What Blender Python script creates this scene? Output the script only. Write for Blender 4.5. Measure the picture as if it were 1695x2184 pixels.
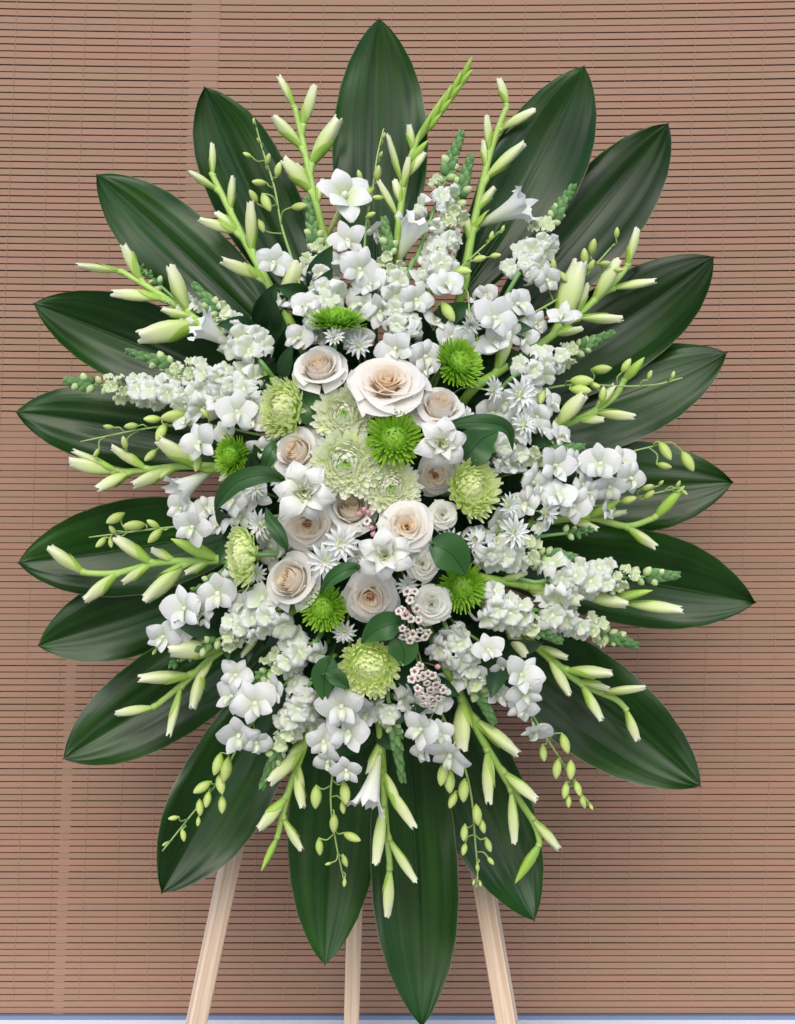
import bpy, math, random
from mathutils import Vector, Matrix, noise
R = math.radians
random.seed(7)
for o in list(bpy.data.objects):
    bpy.data.objects.remove(o)
scn = bpy.context.scene
col = scn.collection

# ------------------------------------------------------------------ camera
FW, FD, ZC = 1.2, 2.0, 1.123          # frame width at the spray, camera distance, camera height
UW, UH = 1695.0, 2184.0
cam = bpy.data.cameras.new('camera')
cam.sensor_fit = 'HORIZONTAL'; cam.sensor_width = 36.0
cam.lens = 36.0 * FD / FW
cam.clip_start = 0.05; cam.clip_end = 500
camo = bpy.data.objects.new('camera', cam); col.objects.link(camo)
camo.location = (0, -FD, ZC); camo.rotation_euler = (R(90), 0, 0)
scn.camera = camo

# ------------------------------------------------------------------ world, sun, exposure
SUN_EL, SUN_AZ = 44.0, 186.0           # azimuth: the side the light comes from (behind the camera, a little left)
w = bpy.data.worlds.new('World'); scn.world = w; w.use_nodes = True
nt = w.node_tree; nt.nodes.clear()
sky = nt.nodes.new('ShaderNodeTexSky'); sky.sky_type = 'NISHITA'; sky.sun_disc = False
sky.sun_elevation = R(SUN_EL); sky.sun_rotation = R(SUN_AZ)
sky.air_density = 1.0; sky.dust_density = 2.4; sky.ozone_density = 1.0
bg = nt.nodes.new('ShaderNodeBackground'); bg.inputs['Strength'].default_value = 0.15
wo = nt.nodes.new('ShaderNodeOutputWorld')
nt.links.new(sky.outputs[0], bg.inputs[0]); nt.links.new(bg.outputs[0], wo.inputs[0])
sun = bpy.data.lights.new('sun', 'SUN'); sun.energy = 0.8; sun.angle = R(46); sun.color = (1.0, 0.98, 0.95)
suno = bpy.data.objects.new('sun', sun); col.objects.link(suno)
sd = Vector((math.sin(R(SUN_AZ)) * math.cos(R(SUN_EL)), math.cos(R(SUN_AZ)) * math.cos(R(SUN_EL)), math.sin(R(SUN_EL))))
suno.rotation_euler = sd.to_track_quat('Z', 'Y').to_euler()
vs = scn.view_settings
vs.view_transform = 'Standard'; vs.look = 'None'; vs.gamma = 1.0; vs.use_curve_mapping = False
vs.exposure = 0.5

# ------------------------------------------------------------------ helpers: place
def px(Y): return FW / UW * (FD + Y) / FD
def P(u, v, Y=0.0):
    k = px(Y)
    return Vector(((u - UW / 2) * k, Y, ZC + (UH / 2 - v) * k))
CU, CV = 815.0, 1090.0
def dome(u, v):
    r2 = ((u - CU) / 640.0) ** 2 + ((v - CV) / 820.0) ** 2
    return -0.055 - 0.17 * max(0.0, 1 - r2) ** 1.2 - 0.05 * min(1.0, max(0.0, (v - 1480) / 420.0)) - 0.02 * min(1.0, max(0.0, (abs(u - CU) - 380) / 250.0)) * (v > 1200)
def d3(du, dv, dc):                      # picture right, picture down, towards the viewer
    return Vector((du, -dc, -dv)).normalized()
def outward(u, v, k=0.9, jit=0.25):
    return d3(k * (u - CU) / 700 + random.uniform(-jit, jit), k * (v - CV) / 850 + random.uniform(-jit, jit), 1.0)
def frame(pos, axis, up=Vector((0, 0, 1)), roll=0.0, s=1.0):
    z = axis.normalized()
    x = up.cross(z)
    if x.length < 1e-4: x = Vector((1, 0, 0)).cross(z)
    x.normalize(); y = z.cross(x)
    if not isinstance(s, (tuple, list)): s = (s, s, s)
    m = Matrix(((x.x, y.x, z.x, 0), (x.y, y.y, z.y, 0), (x.z, y.z, z.z, 0), (0, 0, 0, 1)))
    return Matrix.Translation(pos) @ m @ Matrix.Rotation(roll, 4, 'Z') @ Matrix.Diagonal((s[0], s[1], s[2], 1))
def rotz(a): return Matrix.Rotation(a, 4, 'Z')
def spline(pts, n=6):
    out = []
    P_ = [pts[0] * 2 - pts[1]] + list(pts) + [pts[-1] * 2 - pts[-2]]
    for i in range(1, len(P_) - 2):
        a, b, c, d = P_[i - 1], P_[i], P_[i + 1], P_[i + 2]
        for k in range(n):
            t = k / n
            out.append(0.5 * ((2 * b) + (c - a) * t + (2 * a - 5 * b + 4 * c - d) * t * t + (3 * b - a - 3 * c + d) * t ** 3))
    out.append(pts[-1].copy())
    return out

# ------------------------------------------------------------------ helpers: meshes
class MB:
    def __init__(self): self.v, self.f, self.uv = [], [], []
    def grid(self, nu, nv, fn, m=None, closed=False):
        b = len(self.v)
        cols = nu if closed else nu + 1
        for j in range(nv + 1):
            for i in range(cols):
                p = fn(i / nu, j / nv)
                self.v.append(m @ p if m is not None else p)
        for j in range(nv):
            for i in range(nu):
                i2 = (i + 1) % cols
                self.f.append((b + j * cols + i, b + j * cols + i2, b + (j + 1) * cols + i2, b + (j + 1) * cols + i))
                self.uv.append(((i / nu, j / nv), ((i + 1) / nu, j / nv), ((i + 1) / nu, (j + 1) / nv), (i / nu, (j + 1) / nv)))
        return self
    def tube(self, pts, r, n=7, cap=True):
        m = len(pts); b = len(self.v)
        up = Vector((0, -1, 0.13))
        for j, p in enumerate(pts):
            t = (pts[min(j + 1, m - 1)] - pts[max(j - 1, 0)])
            if t.length < 1e-9: t = Vector((0, 0, 1))
            t.normalize()
            a = up.cross(t)
            if a.length < 1e-3: a = Vector((1, 0, 0)).cross(t)
            a.normalize(); c = t.cross(a)
            rr = r(j / (m - 1)) if callable(r) else r
            for i in range(n):
                th = 2 * math.pi * i / n
                self.v.append(p + a * (rr * math.cos(th)) + c * (rr * math.sin(th)))
        for j in range(m - 1):
            for i in range(n):
                i2 = (i + 1) % n
                self.f.append((b + j * n + i, b + j * n + i2, b + (j + 1) * n + i2, b + (j + 1) * n + i))
                u0, u1, v0, v1 = i / n, (i + 1) / n, j / (m - 1), (j + 1) / (m - 1)
                self.uv.append(((u0, v0), (u1, v0), (u1, v1), (u0, v1)))
        if cap:
            for base, vv in ((b, 0.0), (b + (m - 1) * n, 1.0)):
                f = tuple(range(base, base + n))
                if vv == 0.0: f = f[::-1]
                self.f.append(f); self.uv.append(tuple((0.5, vv) for _ in range(n)))
        return self
    def lathe(self, prof, n=10, m=None, wob=None):     # prof: list of (r, z)
        k = len(prof) - 1
        def fn(a, t):
            q = t * k; i = min(int(q), k - 1); f = q - i
            r = prof[i][0] * (1 - f) + prof[i + 1][0] * f
            z = prof[i][1] * (1 - f) + prof[i + 1][1] * f
            th = a * 2 * math.pi
            if wob: r, z = wob(th, t, r, z)
            return Vector((r * math.cos(th), r * math.sin(th), z))
        return self.grid(n, k, fn, m, closed=True)
    def box(self, c, s, m=None):
        b = len(self.v)
        for dz in (-1, 1):
            for dy in (-1, 1):
                for dx in (-1, 1):
                    p = Vector((c[0] + dx * s[0] / 2, c[1] + dy * s[1] / 2, c[2] + dz * s[2] / 2))
                    self.v.append(m @ p if m is not None else p)
        for f in ((0, 2, 3, 1), (4, 5, 7, 6), (0, 1, 5, 4), (2, 6, 7, 3), (0, 4, 6, 2), (1, 3, 7, 5)):
            self.f.append(tuple(b + i for i in f)); self.uv.append(((0, 0), (1, 0), (1, 1), (0, 1)))
        return self
    def mesh(self, name, mat, smooth=True):
        me = bpy.data.meshes.new(name)
        me.from_pydata([tuple(p) for p in self.v], [], self.f)
        ul = me.uv_layers.new(name='UVMap')
        flat = []
        for f in self.uv:
            for a in f: flat.extend(a)
        ul.data.foreach_set('uv', flat)
        me.materials.append(mat)
        if smooth: me.polygons.foreach_set('use_smooth', [True] * len(me.polygons))
        me.update()
        return me

WORLD = {}
LABELS = {}
def thing(name, label, cat, loc, group=None):
    o = bpy.data.objects.new(name, None); col.objects.link(o)
    o.empty_display_size = 0.02
    o.location = loc; o['label'] = label; o['category'] = cat
    if group: o['group'] = group
    WORLD[o.name] = Matrix.Translation(loc)
    LABELS.setdefault(label, []).append(o.name)
    return o
def part(name, me, parent, M=None, kind=None, label=None):
    bake = M is None and parent is not None
    if M is None: M = Matrix.Identity(4)
    o = bpy.data.objects.new(name, me); col.objects.link(o)
    if parent is not None:
        o.parent = parent
        if bake:                                   # mesh built in world space: bring it into its parent's space
            me.transform(WORLD[parent.name].inverted()); M = WORLD[parent.name].copy()
        else:
            o.matrix_basis = WORLD[parent.name].inverted() @ M
    else:
        o.matrix_basis = M
    WORLD[o.name] = M.copy()
    if kind: o['kind'] = kind
    if label: o['label'] = label
    return o
def struct(name, me, M=None):
    o = part(name, me, None, M); o['kind'] = 'structure'; return o
NUMW = ['twelve', 'one', 'two', 'three', 'four', 'five', 'six', 'seven', 'eight', 'nine', 'ten', 'eleven']
def clock(u, v):
    a = math.degrees(math.atan2(u - CU, (CV - v))) % 360
    h = round(a / 15.0) % 24
    n = NUMW[(h // 2) % 12]
    return ('half past ' + n) if h % 2 else (n + " o'clock")

# ------------------------------------------------------------------ materials
def mat(name, stops, rough=0.5, trans=0.0, tcol=None, spec=0.4, vary=0.12, grain=0.0, gscale=60, axis='Y', bump=0.0, bstretch=(1, 1, 1), bscale=40, coat=0.0, metallic=0.0):
    m = bpy.data.materials.new(name); m.use_nodes = True
    n = m.node_tree; n.nodes.clear(); L = n.links.new
    out = n.nodes.new('ShaderNodeOutputMaterial'); bs = n.nodes.new('ShaderNodeBsdfPrincipled')
    tc = n.nodes.new('ShaderNodeTexCoord'); sp = n.nodes.new('ShaderNodeSeparateXYZ'); L(tc.outputs['UV'], sp.inputs[0])
    rp = n.nodes.new('ShaderNodeValToRGB')
    e = rp.color_ramp.elements
    while len(e) < len(stops): e.new(0.5)
    for i, (p, c) in enumerate(stops): e[i].position = p; e[i].color = (*c, 1)
    L(sp.outputs[axis], rp.inputs[0])
    oi = n.nodes.new('ShaderNodeObjectInfo')
    nz = n.nodes.new('ShaderNodeTexNoise'); nz.inputs['Scale'].default_value = gscale; nz.inputs['Detail'].default_value = 3
    L(tc.outputs['Object'], nz.inputs['Vector'])
    ma = n.nodes.new('ShaderNodeMath'); ma.operation = 'MULTIPLY_ADD'
    L(oi.outputs['Random'], ma.inputs[0]); ma.inputs[1].default_value = vary; ma.inputs[2].default_value = 1 - vary * 0.75
    mb = n.nodes.new('ShaderNodeMath'); mb.operation = 'MULTIPLY_ADD'
    L(nz.outputs['Fac'], mb.inputs[0]); mb.inputs[1].default_value = grain; mb.inputs[2].default_value = 1 - grain * 0.5
    mc = n.nodes.new('ShaderNodeMath'); mc.operation = 'MULTIPLY'; L(ma.outputs[0], mc.inputs[0]); L(mb.outputs[0], mc.inputs[1])
    vm = n.nodes.new('ShaderNodeVectorMath'); vm.operation = 'SCALE'; L(rp.outputs[0], vm.inputs[0]); L(mc.outputs[0], vm.inputs['Scale'])
    L(vm.outputs[0], bs.inputs['Base Color'])
    bs.inputs['Roughness'].default_value = rough; bs.inputs['Specular IOR Level'].default_value = spec
    bs.inputs['Metallic'].default_value = metallic
    bs.inputs['Coat Weight'].default_value = coat; bs.inputs['Coat Roughness'].default_value = 0.25
    sh = bs.outputs[0]
    if bump:
        mp = n.nodes.new('ShaderNodeMapping'); mp.inputs['Scale'].default_value = bstretch; L(tc.outputs['UV'], mp.inputs[0])
        nb = n.nodes.new('ShaderNodeTexNoise'); nb.inputs['Scale'].default_value = bscale; nb.inputs['Detail'].default_value = 2
        L(mp.outputs[0], nb.inputs['Vector'])
        bp = n.nodes.new('ShaderNodeBump'); bp.inputs['Strength'].default_value = bump; bp.inputs['Distance'].default_value = 0.002
        L(nb.outputs['Fac'], bp.inputs['Height']); L(bp.outputs[0], bs.inputs['Normal'])
    if trans:
        tr = n.nodes.new('ShaderNodeBsdfTranslucent')
        L(vm.outputs[0], tr.inputs['Color'])
        mx = n.nodes.new('ShaderNodeMixShader'); mx.inputs[0].default_value = trans
        L(sh, mx.inputs[1]); L(tr.outputs[0], mx.inputs[2]); sh = mx.outputs[0]
    L(sh, out.inputs[0])
    return m

WHITE = (0.88, 0.89, 0.87)
M_orchid = mat('orchid_petal', [(0, (0.62, 0.74, 0.36)), (0.25, (0.80, 0.84, 0.72)), (0.6, WHITE)], 0.5, 0.3, bump=0.3, bstretch=(12, 1, 1), bscale=3)
M_lip = mat('orchid_lip', [(0, (0.60, 0.70, 0.34)), (0.5, (0.77, 0.81, 0.64)), (1, WHITE)], 0.5, 0.2)
M_obud = mat('orchid_bud', [(0, (0.32, 0.48, 0.06)), (0.35, (0.50, 0.64, 0.16)), (1, (0.66, 0.74, 0.30))], 0.45, 0.1, grain=0.2, vary=0.25)
M_pedicel = mat('pedicel', [(0, (0.20, 0.36, 0.08)), (1, (0.38, 0.52, 0.18))], 0.5)
M_snap = mat('snapdragon_petal', [(0, (0.66, 0.78, 0.44)), (0.45, (0.80, 0.84, 0.73)), (1, WHITE)], 0.55, 0.3, vary=0.10)
M_snapg = mat('snapdragon_young', [(0, (0.50, 0.64, 0.28)), (0.5, (0.66, 0.75, 0.46)), (1, (0.75, 0.80, 0.62))], 0.55, 0.2, vary=0.12)
M_palate = mat('palate', [(0, (0.66, 0.74, 0.50)), (0.7, (0.80, 0.82, 0.76)), (1, (0.80, 0.82, 0.70))], 0.6, 0.1)
M_conebud = mat('snapdragon_bud', [(0, (0.04, 0.12, 0.03)), (0.6, (0.12, 0.26, 0.075)), (1, (0.27, 0.44, 0.17))], 0.65, 0.05, vary=0.35, grain=0.3, gscale=300)
M_palebud = mat('snapdragon_pale_bud', [(0, (0.20, 0.38, 0.10)), (0.35, (0.46, 0.60, 0.25)), (1, (0.66, 0.74, 0.42))], 0.5, 0.1, vary=0.2)
M_snapstem = mat('snapdragon_stem', [(0, (0.16, 0.32, 0.09)), (1, (0.22, 0.42, 0.14))], 0.55, grain=0.2)
M_gstem = mat('gladiolus_stem', [(0, (0.22, 0.40, 0.05)), (0.5, (0.34, 0.54, 0.11)), (1, (0.42, 0.61, 0.15))], 0.4, grain=0.15, bump=0.2, bstretch=(20, 1, 1), bscale=2)
M_gbud = mat('gladiolus_bud', [(0, (0.42, 0.60, 0.12)), (0.28, (0.66, 0.77, 0.32)), (0.6, (0.79, 0.83, 0.55)), (1, (0.86, 0.87, 0.77))], 0.45, 0.15, bump=0.25, bstretch=(18, 1, 1), bscale=2)
M_gflower = mat('gladiolus_petal', [(0, (0.48, 0.62, 0.22)), (0.3, (0.70, 0.77, 0.52)), (0.6, (0.80, 0.82, 0.77)), (1, WHITE)], 0.45, 0.2, bump=0.25, bstretch=(18, 1, 1), bscale=2)
M_bract = mat('bract', [(0, (0.30, 0.50, 0.09)), (0.6, (0.36, 0.58, 0.08)), (1, (0.46, 0.66, 0.12))], 0.4, 0.1, grain=0.15, bump=0.2, bstretch=(16, 1, 1), bscale=2)
M_rose = mat('rose_outer_petal', [(0, (0.92, 0.87, 0.66)), (0.4, (0.93, 0.89, 0.80)), (1, (0.92, 0.90, 0.86))], 0.5, 0.38, vary=0.05, bump=0.08, bscale=14)
M_rosem = mat('rose_middle_petal', [(0, (0.97, 0.78, 0.50)), (0.5, (0.96, 0.86, 0.71)), (1, (0.94, 0.90, 0.83))], 0.5, 0.48, vary=0.05, bump=0.08, bscale=14)
M_rosei = mat('rose_inner_petal', [(0, (0.97, 0.70, 0.40)), (0.6, (0.97, 0.80, 0.57)), (1, (0.96, 0.89, 0.76))], 0.5, 0.5, vary=0.05)
M_srose = mat('spray_rose_petal', [(0, (0.80, 0.84, 0.56)), (0.5, (0.87, 0.88, 0.74)), (1, (0.88, 0.89, 0.82))], 0.5, 0.42, vary=0.05)
M_lily = mat('lily_petal', [(0, (0.56, 0.66, 0.26)), (0.25, (0.76, 0.80, 0.60)), (0.55, (0.82, 0.83, 0.78)), (1, (0.83, 0.83, 0.78))], 0.45, 0.2, vary=0.05, bump=0.25, bstretch=(14, 1, 1), bscale=2)
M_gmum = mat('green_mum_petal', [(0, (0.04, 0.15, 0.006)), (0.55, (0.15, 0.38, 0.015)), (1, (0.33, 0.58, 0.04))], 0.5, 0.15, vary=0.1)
M_pmum = mat('pale_mum_petal', [(0, (0.50, 0.70, 0.12)), (0.3, (0.66, 0.80, 0.30)), (0.5, (0.90, 0.95, 0.62)), (1, (0.95, 0.97, 0.87))], 0.55, 0.46, vary=0.06)
M_pmumo = mat('pale_mum_lime_petal', [(0, (0.58, 0.84, 0.09)), (0.45, (0.77, 0.94, 0.22)), (1, (0.95, 0.98, 0.66))], 0.55, 0.48, vary=0.06)
M_pcore = mat('mum_core', [(0, (0.10, 0.26, 0.02)), (1, (0.36, 0.56, 0.08))], 0.6)
M_daisy = mat('daisy_petal', [(0, (0.70, 0.76, 0.45)), (0.2, (0.80, 0.82, 0.76)), (1, (0.82, 0.84, 0.84))], 0.5, 0.22, vary=0.05)
M_daisyc = mat('daisy_centre', [(0, (0.40, 0.56, 0.12)), (1, (0.62, 0.72, 0.28))], 0.6, grain=0.4, gscale=400)
M_wax = mat('waxflower_petal', [(0, (0.62, 0.52, 0.44)), (0.25, (0.82, 0.77, 0.69)), (1, (0.86, 0.83, 0.77))], 0.5, 0.15, vary=0.1)
M_waxc = mat('waxflower_cup', [(0, (0.40, 0.36, 0.22)), (0.4, (0.60, 0.48, 0.40)), (0.66, (0.30, 0.12, 0.09)), (1, (0.14, 0.05, 0.04))], 0.4)
M_waxb = mat('waxflower_bud', [(0, (0.45, 0.25, 0.22)), (1, (0.66, 0.30, 0.34))], 0.4)
M_twig = mat('twig', [(0, (0.10, 0.09, 0.03)), (1, (0.22, 0.26, 0.08))], 0.7)
M_sleaf = mat('foliage_leaf', [(0, (0.030, 0.10, 0.025)), (1, (0.045, 0.15, 0.030))], 0.38, 0.08, vary=0.35, grain=0.3, gscale=20)
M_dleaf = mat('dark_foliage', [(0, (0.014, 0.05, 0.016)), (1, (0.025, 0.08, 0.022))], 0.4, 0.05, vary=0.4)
M_rib = mat('midrib', [(0, (0.020, 0.07, 0.010)), (1, (0.025, 0.085, 0.012))], 0.35)
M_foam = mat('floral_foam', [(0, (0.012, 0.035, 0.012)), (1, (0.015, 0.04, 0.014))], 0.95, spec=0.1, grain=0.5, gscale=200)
M_wood = mat('easel_pine', [(0, (0.68, 0.52, 0.38)), (1, (0.66, 0.50, 0.36))], 0.55, grain=0.1, bump=0.25, bstretch=(26, 1, 1), bscale=2, vary=0.05)
def wood_mat():
    m = bpy.data.materials.new('easel_wood'); m.use_nodes = True
    n = m.node_tree; L = n.links.new; bs = n.nodes['Principled BSDF']
    tc = n.nodes.new('ShaderNodeTexCoord'); mp = n.nodes.new('ShaderNodeMapping'); mp.inputs['Scale'].default_value = (16, 1.6, 1); L(tc.outputs['UV'], mp.inputs[0])
    nz = n.nodes.new('ShaderNodeTexNoise'); nz.inputs['Scale'].default_value = 2.2; nz.inputs['Detail'].default_value = 5; nz.inputs['Distortion'].default_value = 0.6; L(mp.outputs[0], nz.inputs['Vector'])
    rp = n.nodes.new('ShaderNodeValToRGB'); e = rp.color_ramp.elements
    e[0].position = 0.32; e[0].color = (0.60, 0.42, 0.28, 1); e[1].position = 0.62; e[1].color = (0.80, 0.64, 0.49, 1)
    L(nz.outputs['Fac'], rp.inputs[0]); L(rp.outputs[0], bs.inputs['Base Color']); bs.inputs['Roughness'].default_value = 0.6
    bp = n.nodes.new('ShaderNodeBump'); bp.inputs['Strength'].default_value = 0.2; bp.inputs['Distance'].default_value = 0.001
    L(nz.outputs['Fac'], bp.inputs['Height']); L(bp.outputs[0], bs.inputs['Normal'])
    return m
M_wood = wood_mat()
M_cord = mat('blind_cord', [(0, (0.42, 0.28, 0.20)), (1, (0.42, 0.28, 0.20))], 0.8)

def leaf_mat():
    m = bpy.data.materials.new('broad_leaf'); m.use_nodes = True
    n = m.node_tree; n.nodes.clear(); L = n.links.new
    out = n.nodes.new('ShaderNodeOutputMaterial'); bs = n.nodes.new('ShaderNodeBsdfPrincipled')
    tc = n.nodes.new('ShaderNodeTexCoord'); sp = n.nodes.new('ShaderNodeSeparateXYZ'); L(tc.outputs['UV'], sp.inputs[0])
    mp = n.nodes.new('ShaderNodeMapping'); mp.inputs['Scale'].default_value = (17, 0.9, 1); L(tc.outputs['UV'], mp.inputs[0])
    oi = n.nodes.new('ShaderNodeObjectInfo')
    cm = n.nodes.new('ShaderNodeCombineXYZ'); L(oi.outputs['Random'], cm.inputs[2])
    sc = n.nodes.new('ShaderNodeVectorMath'); sc.operation = 'SCALE'; sc.inputs['Scale'].default_value = 37.0; L(cm.outputs[0], sc.inputs[0])
    ad = n.nodes.new('ShaderNodeVectorMath'); L(mp.outputs[0], ad.inputs[0]); L(sc.outputs[0], ad.inputs[1])
    nz = n.nodes.new('ShaderNodeTexNoise'); nz.inputs['Scale'].default_value = 1.0; nz.inputs['Detail'].default_value = 4; L(ad.outputs[0], nz.inputs['Vector'])
    rp = n.nodes.new('ShaderNodeValToRGB'); e = rp.color_ramp.elements
    e[0].position = 0.3; e[0].color = (0.0058, 0.032, 0.0032, 1); e[1].position = 0.80; e[1].color = (0.0155, 0.064, 0.004, 1)
    L(nz.outputs['Fac'], rp.inputs[0])
    # big soft mottling of the blade
    n2 = n.nodes.new('ShaderNodeTexNoise'); n2.inputs['Scale'].default_value = 7; L(tc.outputs['Object'], n2.inputs['Vector'])
    mr = n.nodes.new('ShaderNodeMapRange'); mr.inputs[1].default_value = 0.3; mr.inputs[2].default_value = 0.7; mr.inputs[3].default_value = 0.6; mr.inputs[4].default_value = 1.35
    L(n2.outputs['Fac'], mr.inputs[0])
    lv = n.nodes.new('ShaderNodeMapRange'); lv.inputs[3].default_value = 0.72; lv.inputs[4].default_value = 1.28; L(oi.outputs['Random'], lv.inputs[0])
    lm = n.nodes.new('ShaderNodeMath'); lm.operation = 'MULTIPLY'; L(mr.outputs[0], lm.inputs[0]); L(lv.outputs[0], lm.inputs[1])
    vm = n.nodes.new('ShaderNodeVectorMath'); vm.operation = 'SCALE'; L(rp.outputs[0], vm.inputs[0]); L(lm.outputs[0], vm.inputs['Scale'])
    # pale rim along both edges, brown drip tip
    a = n.nodes.new('ShaderNodeMath'); a.operation = 'SUBTRACT'; L(sp.outputs['X'], a.inputs[0]); a.inputs[1].default_value = 0.5
    b = n.nodes.new('ShaderNodeMath'); b.operation = 'ABSOLUTE'; L(a.outputs[0], b.inputs[0])
    c = n.nodes.new('ShaderNodeMapRange'); c.inputs[1].default_value = 0.485; c.inputs[2].default_value = 0.5; L(b.outputs[0], c.inputs[0])
    mx = n.nodes.new('ShaderNodeMix'); mx.data_type = 'RGBA'; L(c.outputs[0], mx.inputs[0]); L(vm.outputs[0], mx.inputs[6]); mx.inputs[7].default_value = (0.14, 0.16, 0.07, 1)
    t = n.nodes.new('ShaderNodeMapRange'); t.inputs[1].default_value = 0.965; t.inputs[2].default_value = 0.985; L(sp.outputs['Y'], t.inputs[0])
    m2 = n.nodes.new('ShaderNodeMix'); m2.data_type = 'RGBA'; L(t.outputs[0], m2.inputs[0]); L(mx.outputs[2], m2.inputs[6]); m2.inputs[7].default_value = (0.10, 0.045, 0.02, 1)
    L(m2.outputs[2], bs.inputs['Base Color'])
    bs.inputs['Roughness'].default_value = 0.27; bs.inputs['Specular IOR Level'].default_value = 0.27
    bp = n.nodes.new('ShaderNodeBump'); bp.inputs['Strength'].default_value = 0.28; bp.inputs['Distance'].default_value = 0.002
    L(nz.outputs['Fac'], bp.inputs['Height']); L(bp.outputs[0], bs.inputs['Normal'])
    L(bs.outputs[0], out.inputs[0])
    return m
M_leaf = leaf_mat()

def slat_mat():
    m = bpy.data.materials.new('blind_slat'); m.use_nodes = True
    n = m.node_tree; n.nodes.clear(); L = n.links.new
    out = n.nodes.new('ShaderNodeOutputMaterial'); bs = n.nodes.new('ShaderNodeBsdfPrincipled')
    tc = n.nodes.new('ShaderNodeTexCoord'); oi = n.nodes.new('ShaderNodeObjectInfo')
    mp = n.nodes.new('ShaderNodeMapping'); mp.inputs['Scale'].default_value = (2.2, 1, 9); L(tc.outputs['Object'], mp.inputs[0])
    ad = n.nodes.new('ShaderNodeVectorMath'); L(mp.outputs[0], ad.inputs[0])
    sc = n.nodes.new('ShaderNodeVectorMath'); sc.operation = 'SCALE'; sc.inputs['Scale'].default_value = 53.0
    cm = n.nodes.new('ShaderNodeCombineXYZ'); L(oi.outputs['Random'], cm.inputs[1]); L(cm.outputs[0], sc.inputs[0]); L(sc.outputs[0], ad.inputs[1])
    nz = n.nodes.new('ShaderNodeTexNoise'); nz.inputs['Scale'].default_value = 1.6; nz.inputs['Detail'].default_value = 3; L(ad.outputs[0], nz.inputs['Vector'])
    rp = n.nodes.new('ShaderNodeValToRGB'); e = rp.color_ramp.elements
    e[0].position = 0.38; e[0].color = (0.312, 0.198, 0.130, 1); e[1].position = 0.62; e[1].color = (0.345, 0.194, 0.135, 1)
    L(nz.outputs['Fac'], rp.inputs[0])
    ma = n.nodes.new('ShaderNodeMath'); ma.operation = 'MULTIPLY_ADD'; L(oi.outputs['Random'], ma.inputs[0]); ma.inputs[1].default_value = 0.07; ma.inputs[2].default_value = 0.965
    vm = n.nodes.new('ShaderNodeVectorMath'); vm.operation = 'SCALE'; L(rp.outputs[0], vm.inputs[0]); L(ma.outputs[0], vm.inputs['Scale'])
    L(vm.outputs[0], bs.inputs['Base Color']); bs.inputs['Roughness'].default_value = 0.6; bs.inputs['Specular IOR Level'].default_value = 0.25
    mp2 = n.nodes.new('ShaderNodeMapping'); mp2.inputs['Scale'].default_value = (8, 1, 500); L(tc.outputs['Object'], mp2.inputs[0])
    n3 = n.nodes.new('ShaderNodeTexNoise'); n3.inputs['Scale'].default_value = 2; L(mp2.outputs[0], n3.inputs['Vector'])
    bp = n.nodes.new('ShaderNodeBump'); bp.inputs['Strength'].default_value = 0.12; bp.inputs['Distance'].default_value = 0.001
    L(n3.outputs['Fac'], bp.inputs['Height']); L(bp.outputs[0], bs.inputs['Normal'])
    L(bs.outputs[0], out.inputs[0])
    return m
M_slat = slat_mat()
M_gapshade = mat('painted_gap_shade', [(0, (0.12, 0.055, 0.034)), (1, (0.12, 0.055, 0.034))], 0.6, vary=0.0)  # shade of the dim interior behind the slats, put into the colour
M_post = mat('window_post_paint', [(0, (0.52, 0.36, 0.31)), (1, (0.52, 0.36, 0.31))], 0.6, vary=0.0)
M_rail = mat('rail_metal', [(0, (0.16, 0.21, 0.32)), (1, (0.16, 0.21, 0.32))], 0.35, vary=0.0)
M_sill = mat('sill_paint', [(0, (0.92, 0.93, 0.93)), (1, (0.92, 0.93, 0.93))], 0.25, vary=0.0)
M_ground = mat('concrete', [(0, (0.30, 0.29, 0.28)), (1, (0.30, 0.29, 0.28))], 0.9, grain=0.3, gscale=6, vary=0.0)

# ------------------------------------------------------------------ setting: ground, window, blind
mb = MB(); mb.grid(1, 1, lambda a, b: Vector((-60 + 120 * a, -60 + 120 * b, 0)))
struct('ground', mb.mesh('ground', M_ground, False))
YB = 0.35
mb = MB(); q0, q1 = P(-420, -160, YB + 0.012), P(2120, 2164, YB + 0.012)
mb.grid(1, 1, lambda a, b: Vector((q0.x + (q1.x - q0.x) * a, YB + 0.012, q1.z + (q0.z - q1.z) * b)))
struct('gap_shade_panel', mb.mesh('gap_shade_panel', M_gapshade, False))  # flat added sheet, its dark brown paints the shade between slats
ths = thing('window_frame', 'pinkish window frame posts hidden close behind the slat blind', 'window frame', P(135, 2160, YB + 0.006))
def post(u0, v0, u1, v1, wid):
    a, b = P(u0, v0, YB + 0.0014), P(u1, v1, YB + 0.0014); h = wid * px(YB) / 2
    m_ = MB()
    def fn(s, t):
        p = a.lerp(b, t); x = (-h, -h, h, h)[round(s * 3)]; y = (0.004, 0, 0, 0.004)[round(s * 3)]
        return Vector((p.x + x, p.y + y, p.z))
    m_.grid(3, 1, fn)
    part('post', m_.mesh('post', M_post, False), ths)
post(445, -150, 424, 470, 62); post(424, 480, 405, 890, 30)
post(152, 1415, 124, 2164, 21)
ths2 = thing('window_sill', 'pale painted window sill with blue grey rail below the blind', 'window sill', P(850, 2400, 0.3))
m_ = MB(); zt = P(0, 2176, YB - 0.012).z
m_.box((0, 0.235, zt - 0.03), (2.2, 0.21, 0.06))
part('ledge', m_.mesh('ledge', M_sill, False), ths2)
m_ = MB(); z1 = P(0, 2163, YB).z; z0 = P(0, 2178, YB).z
m_.box((0, YB + 0.004, (z0 + z1) / 2), (2.2, 0.028, z1 - z0 + 0.001))
part('rail', m_.mesh('rail', M_rail, False), ths2)

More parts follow.
